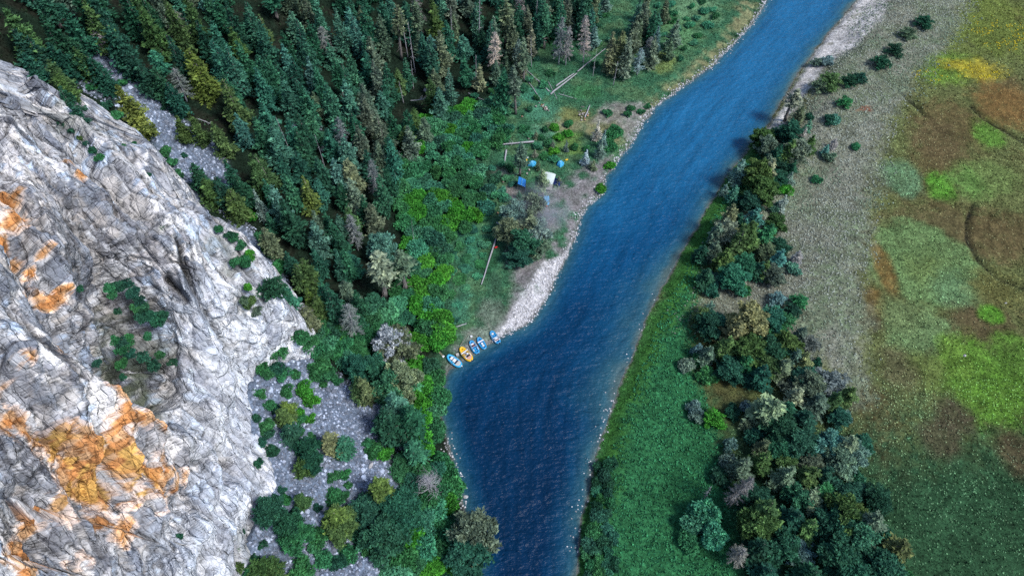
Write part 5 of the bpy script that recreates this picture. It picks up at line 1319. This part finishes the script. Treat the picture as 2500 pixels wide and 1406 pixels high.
# ------------------------------------------------------------------ boulders
M_BOULDER = plain('boulder_stone', (0.48, 0.48, 0.5), 0.9, 0.2, 0.5, 2.5)
def boulder(px, py, r, label):
    g = np.random.default_rng(int(px * 7 + py))
    P = at(px, py)
    if P[2] < -0.1: P[2] = -0.1
    V, Fq = [], []
    nu, nv = 9, 6
    for j in range(nv + 1):
        th = pi * j / nv
        for i in range(nu):
            ph = 2 * pi * i / nu
            V.append([sin(th) * cos(ph), sin(th) * sin(ph), cos(th)])
    V = np.array(V)
    V = V * (1 + 0.28 * vnoise(V * 1.7 + px, 5))[:, None] * np.array([1, g.uniform(.6, .9), .6]) * r
    for j in range(nv):
        for i in range(nu):
            k = (i + 1) % nu
            Fq.append([j * nu + i, (j + 1) * nu + i, (j + 1) * nu + k, j * nu + k])
    o = link('boulder', mesh_from('boulder', V, np.array(Fq), None, [M_BOULDER]), None, label, 'boulder', 'boulders at the water edge')
    o.location = P; o.rotation_euler = (0, 0, g.random() * 6)
for a, b2, r, l in [(1078, 1063, .7, 'pale boulder at the left water edge below the leafy thicket'), (1126, 1190, .75, 'pale boulder in the shallows right of the white dead tree'), (1137, 1213, .5, 'smaller boulder just downstream of the pale shallows boulder'), (1116, 1212, .8, 'flat pale rock on the left shore by the white dead tree'),
                    (1160, 1272, .7, 'rock breaking the water above the overhanging round tree'), (1040, 222, .9, 'pale boulder among the thicket under the bare trunks'), (905, 1136, .6, 'pale boulder on the scree left of the white dead tree'), (2355, 868, .32, 'pale rock on the bright green meadow patch'), (2455, 740, .3, 'pale rock on the brown meadow beside the creek')]:
    boulder(a, b2, r, l)

# ------------------------------------------------------------------ fallen logs
def log_thing(p1, p2, r, label, branches=0, seed=1, lift=0.0, mat=None, name='fallen_log', r2=None, blen=1.2):
    g = np.random.default_rng(seed)
    A = at(*p1); B = at(*p2)
    A[2] += r + lift; B[2] += (r2 or r) * 0.8 + lift
    k = 8
    t = np.linspace(0, 1, k)[:, None]
    pts = A * (1 - t) + B * t
    gz = samp(RG, pts[:, 0], pts[:, 1]) + 0.6 * r
    pts[:, 2] = np.maximum(pts[:, 2], gz)
    cen = pts[0].copy()
    root = thing(name, cen, 0, label, 'log', 'fallen logs')
    loc = pts - cen
    loc = loc + g.normal(0, 0.03, loc.shape)
    tk = MB().tube(loc, np.linspace(r, r2 or r * 0.55, k), 8).build('trunk', mat or M_DEAD, root, True)
    ax = unit(loc[-1] - loc[0])
    for q in range(branches):
        tt = g.uniform(0.2, 0.97)
        p = loc[0] * (1 - tt) + loc[-1] * tt
        sdv = unit(np.cross(ax, [0, 0, 1.0])) * g.choice([-1, 1])
        L = blen * g.uniform(0.5, 1.1) * (1.1 - 0.5 * tt)
        e = p + sdv * L * 0.8 + ax * L * 0.45 + np.array([0, 0, g.uniform(0.0, 0.6) * L])
        MB().tube([p, 0.5 * (p + e) + [0, 0, .1 * L], e], [0.05, 0.035, 0.012], 4).build('branch', mat or M_DEAD, tk, True)
log_thing((1344, 232), (1408, 181), .24, 'pale straight log at the front of the felled pair in the clearing', 0, 2)
log_thing((1357, 212), (1401, 181), .22, 'pale straight log at the back of the felled pair in the clearing', 0, 3)
log_thing((1341, 225), (1281, 168), .16, 'longer thin log running up left from the felled pair', 2, 4)
log_thing((1320, 245), (1280, 186), .15, 'thin log ending at the orange cut rounds', 2, 5)
log_thing((1338, 200), (1360, 243), .11, 'thin broken pole lying across the felled pair', 3, 6)
log_thing((1363, 230), (1407, 242), .10, 'thin pole on the grass right of the felled pair', 2, 7)
log_thing((1410, 178), (1478, 122), .16, 'long pole leaning from the felled pair to the tan conifers', 6, 8, 0.3)
log_thing((1304, 351), (1136, 365), .24, 'long fallen tree with bare branches above the blue tents', 26, 9, 0.5, None, 'fallen_log', .08, 2.2)
log_thing((1236, 368), (1232, 398), .26, 'short thick log below the long fallen tree', 0, 10)
log_thing((1005, 267), (1110, 254), .12, 'pale fallen tree with bare twigs lying on the thicket', 22, 11, 2.6, None, 'fallen_log', .03, 1.3)
log_thing((1143, 229), (1194, 252), .13, 'thin log in the shade left of the upper clearing', 0, 12)
log_thing((1222, 550), (1175, 697), .24, 'long straight log beside the gravel beach pine', 0, 13, 0.15, None, 'fallen_log', .12)
log_thing((1212, 544), (1223, 551), .15, 'short pale log at the top end of the long straight log', 0, 14)
log_thing((1102, 803), (1140, 790), .15, 'pale driftwood log on the grass above the rafts', 0, 15)
log_thing((1057, 832), (1071, 830), .07, 'thin stick on the ground left of the camp chair', 0, 16)
log_thing((1200, 443), (1207, 465), .14, 'pale upright-lying log left of the blue shelter', 0, 17)
log_thing((1428, 288), (1440, 258), .2, 'pale log stub beside the cut wood pile', 0, 18)
log_thing((1136, 398), (1170, 388), .09, 'thin pale stick left of the short thick log', 2, 19)
log_thing((960, 375), (1012, 410), .09, 'fallen dead tree top in the thicket left of the clearing', 10, 20, 1.2)
log_thing((895, 395), (870, 330), .08, 'bare pole lying between conifers in the dense forest', 2, 21, 1.0)
log_thing((480, 290), (520, 305), .10, 'bare log across the lower scree chute', 3, 22)
log_thing((60, 135), (98, 175), .14, 'bare log above the upper cliff edge', 1, 23)
log_thing((945, 255), (957, 290), .07, 'bleached pole standing out of the thicket edge', 1, 24, 0.6)

# cut rounds
M_CUT = plain('cut_wood', (0.50, 0.30, 0.16), 0.8, 0.2, 0.3, 8)
M_CUTO = plain('fresh_cut_wood', (0.62, 0.27, 0.05), 0.8, 0.2, 0.3, 8)
M_CUTG = plain('weathered_cut_wood', (0.46, 0.42, 0.38), 0.8, 0.2, 0.3, 8)
rd = random.Random(4)
def cut_round(px, py, r, fresh, label, group):
    P = at(px, py)
    root = thing('log_round', P, rd.random() * 6, label, 'log round', group)
    up = np.array([rd.uniform(-.6, .6), rd.uniform(-.9, 0), 1.0]); up /= np.linalg.norm(up)
    c0 = np.array([0, 0, r * 0.35])
    MB().tube([c0, c0 + up * r * 1.3], [r, r], 10).build('bark', M_BARK, root)
    MB().tube([c0 + up * (r * 1.3 + 0.002), c0 + up * (r * 1.3 + 0.03)], [r * .92, r * .90], 10).build('cut_face', M_CUTO if fresh == 2 else M_CUT if fresh else M_CUTG, root)
pile1 = [(1317 + 1.0 * (k % 3) * 4 + k * 1.3, 253 + k * 1.5 + (k % 2) * 3) for k in range(13)]
for k, (a, b2) in enumerate(pile1):
    cut_round(a, b2, rd.uniform(.16, .28), 2 if k == 1 else rd.choice([0, 0, 1]), 'orange fresh-cut round in the left wood pile' if k == 1 else 'cut round in the left wood pile of the clearing', 'left wood pile')
for k in range(16):
    a, b2 = 1415 + rd.uniform(-2, 22), 262 + rd.uniform(0, 34)
    cut_round(a, b2, rd.uniform(.14, .27), rd.choice([0, 0, 1]), 'cut round in the right wood pile beside the log stub', 'right wood pile')
for a, b2, fr, l in [(1286, 270, 2, 'orange cut round alone on the grass left of the wood pile'), (1294, 273, 1, 'tan cut round next to the lone orange round'), (1309, 262, 0, 'grey cut round just left of the left wood pile'), (1276, 286, 1, 'tan cut round below the lone orange round'), (1229, 446, 1, 'tan stump left of the blue shelter'), (1291, 417, 0, 'small round seat above the blue shelter'),
                     (1287, 426, 0, 'white round stone seat beside the blue shelter'), (1214, 522, 1, 'tan stump left of the beach pine'), (1193, 309, 1, 'tan cut round by the yellow-green bush'), (1290, 341, 1, 'tan cut round above the long fallen tree'), (1277, 315, 0, 'cut round at the foot of the thin clearing conifer')]:
    cut_round(a, b2, .24, fr, l, 'single cut rounds')

# ------------------------------------------------------------------ rafts
M_RBLUE = plain('raft_blue', (0.02, 0.30, 0.62), 0.42, 0.5, 0.12, 5)
M_RBLUE2 = plain('raft_light_blue', (0.03, 0.42, 0.75), 0.42, 0.5, 0.12, 5)
M_RFLOOR = plain('raft_floor_blue', (0.015, 0.16, 0.50), 0.5, 0.4, 0.2, 5)
M_RYEL = plain('raft_yellow', (0.85, 0.50, 0.01), 0.42, 0.5, 0.12, 5)
M_RYEL2 = plain('raft_floor_yellow', (0.60, 0.33, 0.01), 0.5, 0.4, 0.15, 5)
M_WHITE = plain('white_plastic', (0.75, 0.76, 0.78), 0.5, 0.4, 0.1, 4)
M_NAVY = plain('navy_fabric', (0.012, 0.02, 0.07), 0.8, 0.2, 0.3, 5)
M_METAL = plain('aluminium', (0.6, 0.6, 0.62), 0.35, 0.5, 0.1, 4, 0.8)
M_TANP = plain('pink_deck_mesh', (0.60, 0.36, 0.30), 0.8, 0.2, 0.2, 6)
M_GREYP = plain('grey_deck_mesh', (0.52, 0.50, 0.47), 0.8, 0.2, 0.2, 6)
M_MAROON = plain('maroon_cooler', (0.14, 0.02, 0.02), 0.5, 0.4, 0.2, 5)
M_ROPE = plain('rope', (0.45, 0.42, 0.36), 0.9, 0.1, 0.2, 9)
M_WOODP = plain('oar_wood', (0.58, 0.47, 0.32), 0.6, 0.3, 0.2, 8)
def oval(L, W, n=28, p=2.5):
    a = np.linspace(0, 2 * pi, n, endpoint=False)
    return np.sign(np.cos(a)) * np.abs(np.cos(a)) ** (2 / p) * L, np.sign(np.sin(a)) * np.abs(np.sin(a)) ** (2 / p) * W
def raft(bow, stern, tube_m, floor_m, label, extras):
    A, B = at(*bow), at(*stern)
    A[2] = max(A[2], 0.0); B[2] = max(B[2], 0.0)
    cen = 0.5 * (A + B)
    dv = A - B
    L = float(np.hypot(dv[0], dv[1])) / 2
    rz = math.atan2(dv[1], dv[0])
    root = thing('raft', cen + np.array([0, 0, 0.02]), rz, label, 'raft', 'rafts moored at the beach')
    root.rotation_euler = (0, -math.atan2(dv[2], 2 * L), rz)
    rt = 0.13 * L
    x, y = oval(L - rt, L * 0.47 - rt, 32, 2.6)
    x = np.where(x > 0.45 * L, x * 1.03, x)
    y = y * np.where(x > 0.2 * L, 1 - 0.22 * smooth(0.2 * L, L, x), 1.0)
    z = rt + 0.28 * L * np.maximum(0, np.abs(x) / L - 0.55) ** 1.3 * 0.9
    tb = MB().tube(np.stack([x, y, z], -1), rt, 10, closed=True).build('tube', tube_m, root, True)
    ln = np.hypot(x, y)
    MB().tube(np.stack([x * (1 + rt * .98 / ln), y * (1 + rt * .98 / ln), z + .05 * np.sin(np.arange(len(x)) * 1.57)], -1), .02, 4, closed=True).build('grab_line', M_WHITE, tb)
    n = len(x)
    V = np.vstack([np.stack([x * .96, y * .94, z * .55], -1), [[0, 0, rt * .5]]])
    MB().add(V, (), [[i, (i + 1) % n, n] for i in range(n)]).build('floor', floor_m, root)
    for kind, px_, *rest in extras:
        if kind == 'thwart':
            w = L * 0.40
            MB().tube([[px_ * L, -w, rt * 1.15], [px_ * L, w, rt * 1.15]], rt * .62, 9).build('thwart', tube_m, root, True)
        elif kind == 'frame':
            fr = MB()
            w = L * .42
            for sx in (px_ - .22, px_ + .22):
                fr.tube([[sx * L, -w, rt * 2.05], [sx * L, w, rt * 2.05]], .03, 6)
            for sy in (-1, 1):
                fr.tube([[(px_ - .24) * L, sy * w * .9, rt * 2.1], [(px_ + .24) * L, sy * w * .9, rt * 2.1]], .03, 6)
            fr.build('rowing_frame', M_METAL, root)
        elif kind == 'box':
            ly, sx, sy, h, mat = rest
            cb = MB().box([px_ * L, ly * L, rt + h / 2], [sx * L, sy * L, h], 0, .96).build('cooler', mat, root)
            MB().box([px_ * L, ly * L, rt + h + .022], [sx * L * .99, sy * L * .99, .04]).build('lid', mat, cb)
        elif kind == 'board':
            sx, mat = rest
            MB().box([px_ * L, 0, rt * 2.12], [sx * L, L * .9, .05]).build('seat_board', mat, root)
        elif kind == 'deck':
            mat = rest[0]
            q = x < px_ * L
            xs, ysv = np.append(x[q], [px_ * L] * 2), np.append(y[q], [-L * .42, L * .42])
            o = np.argsort(np.arctan2(ysv, xs - (px_ - .3) * L))
            xs, ysv = xs[o], ysv[o]
            m_ = len(xs)
            V = np.vstack([np.stack([xs * 1.02, ysv, np.full(m_, rt * 2.1)], -1), [[(px_ - .3) * L, 0, rt * 2.35]]])
            MB().add(V, (), [[i, (i + 1) % m_, m_] for i in range(m_)]).build('deck_cover', mat, root)
        elif kind == 'oars':
            for sy in (-1, 1):
                p0 = np.array([px_ * L, sy * L * .36, rt * 2.3]); p1 = np.array([(px_ - .75) * L, sy * L * .30, rt * 2.5])
                sh_ = MB().tube([p0 + (p0 - p1) * .25, p1], .03, 6).build('oar', M_WOODP, root)
                MB().box(p1 - [.22, 0, 0], [.5, .13, .03]).build('blade', M_WHITE, sh_)
        elif kind == 'motor':
            MB().box([-L * 1.02, 0, rt * 2.2], [.16 * L, .12 * L, .22], 0, .8).build('stern_clamp', M_WHITE if rest[0] else M_NAVY, root)
    return root
raft((1091.5, 868.5), (1127, 897.5), M_RBLUE2, M_NAVY, 'light blue raft with grey stern deck nearest the thicket', [('frame', .1), ('box', .38, 0, .26, .36, .34, M_WHITE), ('box', .0, 0, .34, .40, .30, M_WHITE), ('box', .20, 0, .07, .46, .36, M_NAVY), ('box', -.26, 0, .12, .5, .3, M_NAVY), ('deck', -.34, M_GREYP), ('motor', -1, 1)])
raft((1123.5, 849), (1152, 884), M_RYEL, M_RYEL2, 'yellow raft with pinkish stern deck', [('frame', .05), ('board', .28, .13, M_WHITE), ('box', .1, .05, .16, .3, .3, M_METAL), ('thwart', .55), ('box', -.08, -.12, .14, .22, .3, M_WHITE), ('box', -.27, .05, .13, .45, .28, M_NAVY), ('deck', -.36, M_TANP), ('oars', .5), ('motor', -1, 0)])
raft((1148, 832.5), (1167.5, 866), M_RBLUE, M_RFLOOR, 'blue raft beside the yellow raft with a maroon cooler', [('frame', .3), ('box', .42, .05, .2, .34, .3, M_WHITE), ('box', .22, 0, .16, .36, .32, M_MAROON), ('oars', .5), ('thwart', -.15), ('thwart', -.5), ('box', -.32, .1, .16, .2, .2, M_RBLUE2), ('motor', -1, 0)])
raft((1166.5, 824.5), (1185, 854.5), M_RBLUE, M_RFLOOR, 'blue raft with a wide white cross board', [('board', .28, .17, M_WHITE), ('box', -.12, 0, .3, .26, .24, M_WHITE), ('box', -.46, 0, .2, .3, .2, M_WHITE), ('thwart', -.3)])
raft((1198, 809.5), (1219, 841.5), M_RBLUE, M_RFLOOR, 'blue raft moored apart nearest the gravel beach', [('oars', .35), ('thwart', .3), ('frame', -.3), ('box', .52, .04, .2, .28, .25, M_WHITE), ('box', -.28, 0, .2, .4, .3, M_WHITE), ('box', -.46, 0, .12, .4, .3, M_MAROON), ('thwart', .02), ('motor', -1, 0)])
def rope(p1, p2, label):
    A, B = at(*p1) + [0, 0, .1], at(*p2) + [0, 0, .6]
    t = np.linspace(0, 1, 8)[:, None]
    pts = A * (1 - t) + B * t - np.array([0, 0, .25]) * (4 * t * (1 - t))
    g_z = samp(RG, pts[:, 0], pts[:, 1]) + .03
    pts[:, 2] = np.maximum(pts[:, 2], g_z)
    o = MB().tube(pts - pts[0], .035, 5).build('mooring_rope', M_ROPE, None, True, label=label, cat='rope', group='mooring ropes')
    o.location = pts[0]
rope((1145, 811), (1124, 847), 'mooring rope running to the yellow raft')
rope((1146, 811), (1149, 831), 'mooring rope running to the maroon-cooler raft')
rope((1147, 811), (1166, 824), 'mooring rope running to the white-board raft')
rope((1191, 790), (1198, 808), 'mooring rope running to the raft nearest the beach')

# ------------------------------------------------------------------ things on the landing
M_BLACK = plain('black_fabric', (0.012, 0.012, 0.014), 0.8, 0.2, 0.3, 5)
M_YBAG = plain('yellow_dry_bag', (0.78, 0.50, 0.03), 0.5, 0.4, 0.15, 5)
M_RED = plain('red_fabric', (0.70, 0.012, 0.02), 0.7, 0.3, 0.15, 5)
P = at(1151, 823)
t = thing('bucket', P, 0, 'white bucket between the two middle blue rafts', 'bucket')
MB().tube([[0, 0, 0], [0, 0, .36]], [.19, .23], 14).build('pail', M_WHITE, t)
MB().tube([[0, 0, .363], [0, 0, .39]], [.245, .24], 14).build('lid', M_WHITE, t)
P = at(1117, 867)
t = thing('storage_box', P, .35, 'grey storage box between the light blue and yellow rafts', 'box')
MB().box([0, 0, .18], [.55, .5, .36], 0, .95).build('body', plain('grey_box', (.42, .43, .46)), t)
MB().box([0, 0, .39], [.58, .53, .05]).build('lid', M_GREYP, t)
P = at(1100, 822)
t = thing('camp_toilet', P, .6, 'white boxy camp toilet with dark hole on the bank above the rafts', 'camp toilet')
MB().box([0, 0, .2], [.72, .66, .4], 0, .9).build('body', M_WHITE, t)
MB().tube([[0, 0, .41], [0, 0, .44]], [.2, .19], 14).build('opening', M_BLACK, t)
P = at(1100, 813)
t = thing('rope_coil', P, 0, 'tan rope coil beside the camp toilet', 'rope')
a = np.linspace(0, 4 * pi, 40)
MB().tube(np.stack([.36 * np.cos(a), .36 * np.sin(a), .06 + .005 * a], -1), .045, 5).build('coil', M_ROPE, t, True)
def oar(p1, p2, label):
    A, B = at(*p1) + [0, 0, .12], at(*p2) + [0, 0, .12]
    t = thing('oar', A, 0, label, 'oar', 'oars laid on the bank')
    d = unit(B - A); L = np.linalg.norm(B - A)
    MB().tube([[0, 0, 0], d * L * .75], [.035, .03], 6).build('shaft', M_WOODP, t)
    sv = unit(np.cross(d, [0, 0, 1.0])) * .13
    up = np.array([0, 0, .02])
    a, b2 = d * L * .72, d * L
    MB().add([a - sv * .5 - up, a + sv * .5 - up, b2 + sv - up, b2 - sv - up, a - sv * .5 + up, a + sv * .5 + up, b2 + sv + up, b2 - sv + up], [[0, 3, 2, 1], [4, 5, 6, 7], [0, 1, 5, 4], [1, 2, 6, 5], [2, 3, 7, 6], [3, 0, 4, 7]]).build('blade', M_WHITE, t)
oar((1098, 795), (1106, 778), 'oar leaning on the thicket edge above the camp toilet')
oar((1070, 859), (1083, 873), 'left oar of the pair lying beside the light blue raft')
oar((1073, 859), (1085, 871), 'right oar of the pair lying beside the light blue raft')

# ------------------------------------------------------------------ camp
M_TENT = plain('tent_blue', (0.06, 0.42, 0.72), 0.6, 0.3, 0.1, 3)
M_TENT2 = plain('tent_pale_blue', (0.20, 0.55, 0.78), 0.6, 0.3, 0.1, 3)
M_TENTD = plain('tent_deep_blue', (0.02, 0.10, 0.42), 0.6, 0.3, 0.15, 3)
M_TARP = plain('white_tarp', (0.62, 0.70, 0.68), 0.6, 0.3, 0.1, 2)
M_TENTN = plain('tent_navy', (0.025, 0.05, 0.20), 0.6, 0.3, 0.15, 3)
def dome_tent(px, py, r, rz, label, sides=6):
    P = at(px, py)
    root = thing('tent', P, rz, label, 'tent', 'small blue dome tents')
    fly = MB()
    rings = [(1.0, 0.0), (0.92, 0.42), (0.66, 0.82), (0.30, 1.06)]
    V, F = [], []
    for rr, zz in rings:
        for k in range(sides):
            a = 2 * pi * k / sides
            st = 1.18 if k in (0, sides // 2) else 1.0
            V.append([rr * r * cos(a) * st, rr * r * sin(a), zz * r * .95])
    for j in range(len(rings) - 1):
        for k in range(sides):
            l = (k + 1) % sides
            F.append([j * sides + k, j * sides + l, (j + 1) * sides + l, (j + 1) * sides + k])
    fly_o = fly.add(V, F).build('rainfly', M_TENT, root)
    V = [[.31 * r * cos(2 * pi * k / sides) * (1.18 if k in (0, sides // 2) else 1), .31 * r * sin(2 * pi * k / sides), 1.075 * .95 * r] for k in range(sides)] + [[0, 0, 1.14 * .95 * r]]
    MB().add(V, (), [[k, (k + 1) % sides, sides] for k in range(sides)]).build('roof_vent', M_TENT2, root)
    for k in range(sides):
        a = 2 * pi * k / sides
        st = 1.18 if k in (0, sides // 2) else 1.0
        pts = [[rr * r * cos(a) * st * 1.012, rr * r * sin(a) * 1.012, zz * r * .95 + .02] for rr, zz in rings]
        MB().tube(pts, .025, 5).build('pole_sleeve', M_TENTD, fly_o)
    a0 = pi / sides
    MB().add([[.98 * r * cos(a0) - .3, .98 * r * sin(a0) + .16, .03], [.98 * r * cos(a0) + .3, .98 * r * sin(a0) - .16, .03], [.82 * r * cos(a0), .85 * r * sin(a0), .62 * r]], (), [[0, 1, 2]]).build('door_flap', M_TENTD, root)
dome_tent(1299, 402, 1.0, .5, 'blue dome tent on the left with a yellow bag beside it')
dome_tent(1368, 402, 1.0, 1.4, 'blue dome tent on the right between two yellow bags')
def bag(px, py, s, mat, label, name='dry_bag', rz=0.3, cat='bag'):
    P = at(px, py)
    t = thing(name, P, rz, label, cat, 'bags in the camp')
    x = np.linspace(-.5, .5, 7)
    MB().tube(np.stack([x * s, 0 * x, np.full(7, .22 * s + .03)], -1), s * np.array([.10, .20, .24, .25, .24, .20, .10]), 9).build('body', mat, t, True)
    MB().tube([[.5 * s, 0, .22 * s + .03], [.62 * s, 0, .25 * s + .03]], [.07 * s, .1 * s], 7).build('roll_top', M_BLACK, t)
bag(1285, 393, .95, M_YBAG, 'yellow dry bag left of the left dome tent', rz=1.5)
bag(1288, 386, .5, M_WHITE, 'small white bag above the yellow bag by the left tent', rz=.3)
bag(1383, 392, .85, M_YBAG, 'yellow bag to the right of the right dome tent', rz=.3)
bag(1357, 388, .7, M_YBAG, 'yellow bag to the upper left of the right dome tent', rz=1.2)
bag(1361, 396, .6, M_BLACK, 'black bag touching the right dome tent', rz=1.0)
bag(1350, 459, .7, M_BLACK, 'black bag at the lower corner of the white tarp', rz=1.2)
bag(1211, 608, .75, M_RED, 'red bag sitting on the long straight log', rz=.4)
bpy.data.objects['dry_bag.006'].location.z += 0.42
bag(1334, 505, .5, M_RED, 'small red bag under the beach pine', rz=.2)
# blue shelter: ridge roof, one wall, open front
def solid_sheet(pts, thick=.03):
    pts = np.array(pts, float)
    nrm = unit(np.cross(pts[1] - pts[0], pts[-1] - pts[0]))
    n = len(pts)
    V = np.vstack([pts, pts - nrm * thick])
    F4 = [[i, i + n, (i + 1) % n + n, (i + 1) % n] for i in range(n)]
    if n == 4:
        F4 += [[0, 1, 2, 3], [7, 6, 5, 4]]; F3 = []
    else:
        F3 = [[0, 1, 2], [5, 4, 3]]
    return V, F4, F3
def h_at(px, py, h):
    p = at(px, py, h); p[2] += h; return p
o0 = at(1275, 455)
root = thing('shelter', o0, 0, 'open blue camp shelter left of the white tarp', 'shelter')
A, B2, C2, D2 = h_at(1267, 431, 1.9), h_at(1284, 439, 1.9), h_at(1282, 457, 1.9), h_at(1264, 449, 1.9)
MB().add(*solid_sheet([A - o0, D2 - o0, C2 - o0, B2 - o0])).build('roof', plain('shelter_blue', (.03, .22, .62), .6, .3, .15, 3), root)
gz = lambda p: np.array([p[0], p[1], float(samp(RS, p[0], p[1])) + .02])
MB().add(*solid_sheet([B2 - o0 - [0, 0, .04], C2 - o0 - [0, 0, .04], gz(C2) - o0, gz(B2) - o0])).build('side_wall', M_TENTD, root)
MB().add(*solid_sheet([A - o0 - [0, 0, .04], B2 - o0 - [.05, 0, .04], gz(B2) - o0 - [.05, 0, 0], gz(A) - o0])).build('back_wall', M_TENTD, root)
for p in (D2, A):
    MB().tube([gz(p) - o0, p - o0 - [0, 0, .04]], .03, 5).build('pole', M_METAL, root)
mid1, mid2 = 0.5 * (A + B2), 0.5 * (C2 + D2)
MB().tube([mid1 - o0 + [0, 0, .05], mid2 - o0 + [0, 0, .05]], .05, 5).build('ridge_strap', M_TENT2, root)
# white tarp over the kitchen
o0 = at(1338, 448)
root = thing('tarp_shelter', o0, 0, 'white tarp shelter pitched beside the navy tent', 'tarp')
cs = [h_at(1323, 420, 2.3), h_at(1357, 426, 2.3), h_at(1349, 451, 1.9), h_at(1319, 447, 1.9)]
n = 9
V = []
for i in range(n):
    for j in range(n):
        uu, vv = i / (n - 1), j / (n - 1)
        p = (cs[0] * (1 - uu) + cs[1] * uu) * (1 - vv) + (cs[3] * (1 - uu) + cs[2] * uu) * vv
        p = p + np.array([0, 0, .35 * sin(pi * uu) * (1 - vv) - .12 * sin(pi * vv) + .04 * sin(9 * uu + 5 * vv)])
        V.append(p - o0)
F4 = [[i * n + j, (i + 1) * n + j, (i + 1) * n + j + 1, i * n + j + 1] for i in range(n - 1) for j in range(n - 1)]
MB().add(V, F4).build('canopy', M_TARP, root, True)
fl = [cs[2] * .45 + cs[3] * .55, cs[2].copy()]
MB().add(*solid_sheet([fl[0] - o0 - [0, 0, .03], fl[1] - o0 - [0, 0, .03], gz(fl[1]) - o0 + [0, -.5, .5], gz(fl[0]) - o0 + [0, -.5, .5]])).build('side_flap', M_GREYP, root)
for p in cs:
    MB().tube([gz(p) - o0, p - o0], .035, 6).build('pole', M_METAL, root)
    out = unit(np.array([p[0] - o0[0], p[1] - o0[1], 0])) * 1.6
    MB().tube([p - o0, gz(p + out) - o0], .012, 4).build('guy_line', M_ROPE, root)
# navy tent
o0 = at(1357, 445)
root = thing('tent', o0, -.5, 'navy ridge tent on the right of the white tarp', 'tent')
V = [[-1.3, -.9, 0], [1.3, -.9, 0], [1.3, .9, 0], [-1.3, .9, 0], [-1.1, 0, 1.3], [1.0, 0, 1.25]]
MB().add(V, [[0, 1, 5, 4], [2, 3, 4, 5]], [[0, 4, 3], [1, 2, 5]]).build('rainfly', M_TENTN, root)
MB().tube([[-1.1, 0, 1.32], [1.0, 0, 1.27]], .04, 5).build('ridge_pole', M_TENTD, root)
MB().add([[1.32, -.3, .05], [1.32, .3, .05], [1.10, 0, .95]], (), [[0, 1, 2]]).build('door_flap', M_BLACK, root)
# blue tarp lying under the pine
o0 = at(1330, 492)
g = np.random.default_rng(3)
V = []
for i in range(7):
    for j in range(9):
        V.append([(i - 3) * .33 + g.normal(0, .05), (j - 4) * .36 + g.normal(0, .05), .25 + .22 * g.random()])
F4 = [[i * 9 + j, (i + 1) * 9 + j, (i + 1) * 9 + j + 1, i * 9 + j + 1] for i in range(6) for j in range(8)]
o = MB().add(V, F4).build('ground_tarp', plain('crumpled_blue_tarp', (.10, .40, .70), .5, .4, .3, 3), None, label='crumpled pale blue tarp on the ground below the white tarp', cat='tarp')
o.location = o0

# ------------------------------------------------------------------ camp fire smoke drifting past the beach pine
M_SMOKE = bpy.data.materials.new('thin_smoke')
M_SMOKE.use_nodes = True
nt = M_SMOKE.node_tree
nt.nodes.remove(nt.nodes['Principled BSDF'])
vol = N(nt, 'ShaderNodeVolumePrincipled')
vol.inputs['Color'].default_value = (0.78, 0.86, 0.97, 1)
tc = N(nt, 'ShaderNodeTexCoord')
ns = noise(nt, 2.2, 3, 0.6, tc.outputs['Object'])
gr = N(nt, 'ShaderNodeTexGradient', gradient_type='SPHERICAL')
nt.links.new(tc.outputs['Object'], gr.inputs['Vector'])
dn = ramp(nt, ns.outputs[0], [(0.42, (0, 0, 0)), (0.72, (1, 1, 1))])
mm = N(nt, 'ShaderNodeMath', operation='MULTIPLY')
nt.links.new(dn, mm.inputs[0]); nt.links.new(gr.outputs['Fac'], mm.inputs[1])
m2 = N(nt, 'ShaderNodeMath', operation='MULTIPLY')
nt.links.new(mm.outputs[0], m2.inputs[0]); m2.inputs[1].default_value = 0.45
nt.links.new(m2.outputs[0], vol.inputs['Density'])
nt.links.new(vol.outputs[0], nt.nodes['Material Output'].inputs['Volume'])
P = at(1330, 585)
nu, nv = 16, 9
V = np.array([[sin(pi * j / nv) * cos(2 * pi * i / nu), sin(pi * j / nv) * sin(2 * pi * i / nu), cos(pi * j / nv)] for j in range(nv + 1) for i in range(nu)])
Fq = [[j * nu + i, (j + 1) * nu + i, (j + 1) * nu + (i + 1) % nu, j * nu + (i + 1) % nu] for j in range(nv) for i in range(nu)]
o = link('smoke', mesh_from('smoke', V, np.array(Fq), None, [M_SMOKE]), None, 'thin bluish smoke drifting between the beach pine and the river', 'smoke', None, 'stuff')
o.location = P + np.array([-1.5, 4.0, 5.2]); o.scale = (8.5, 8.0, 5.0)
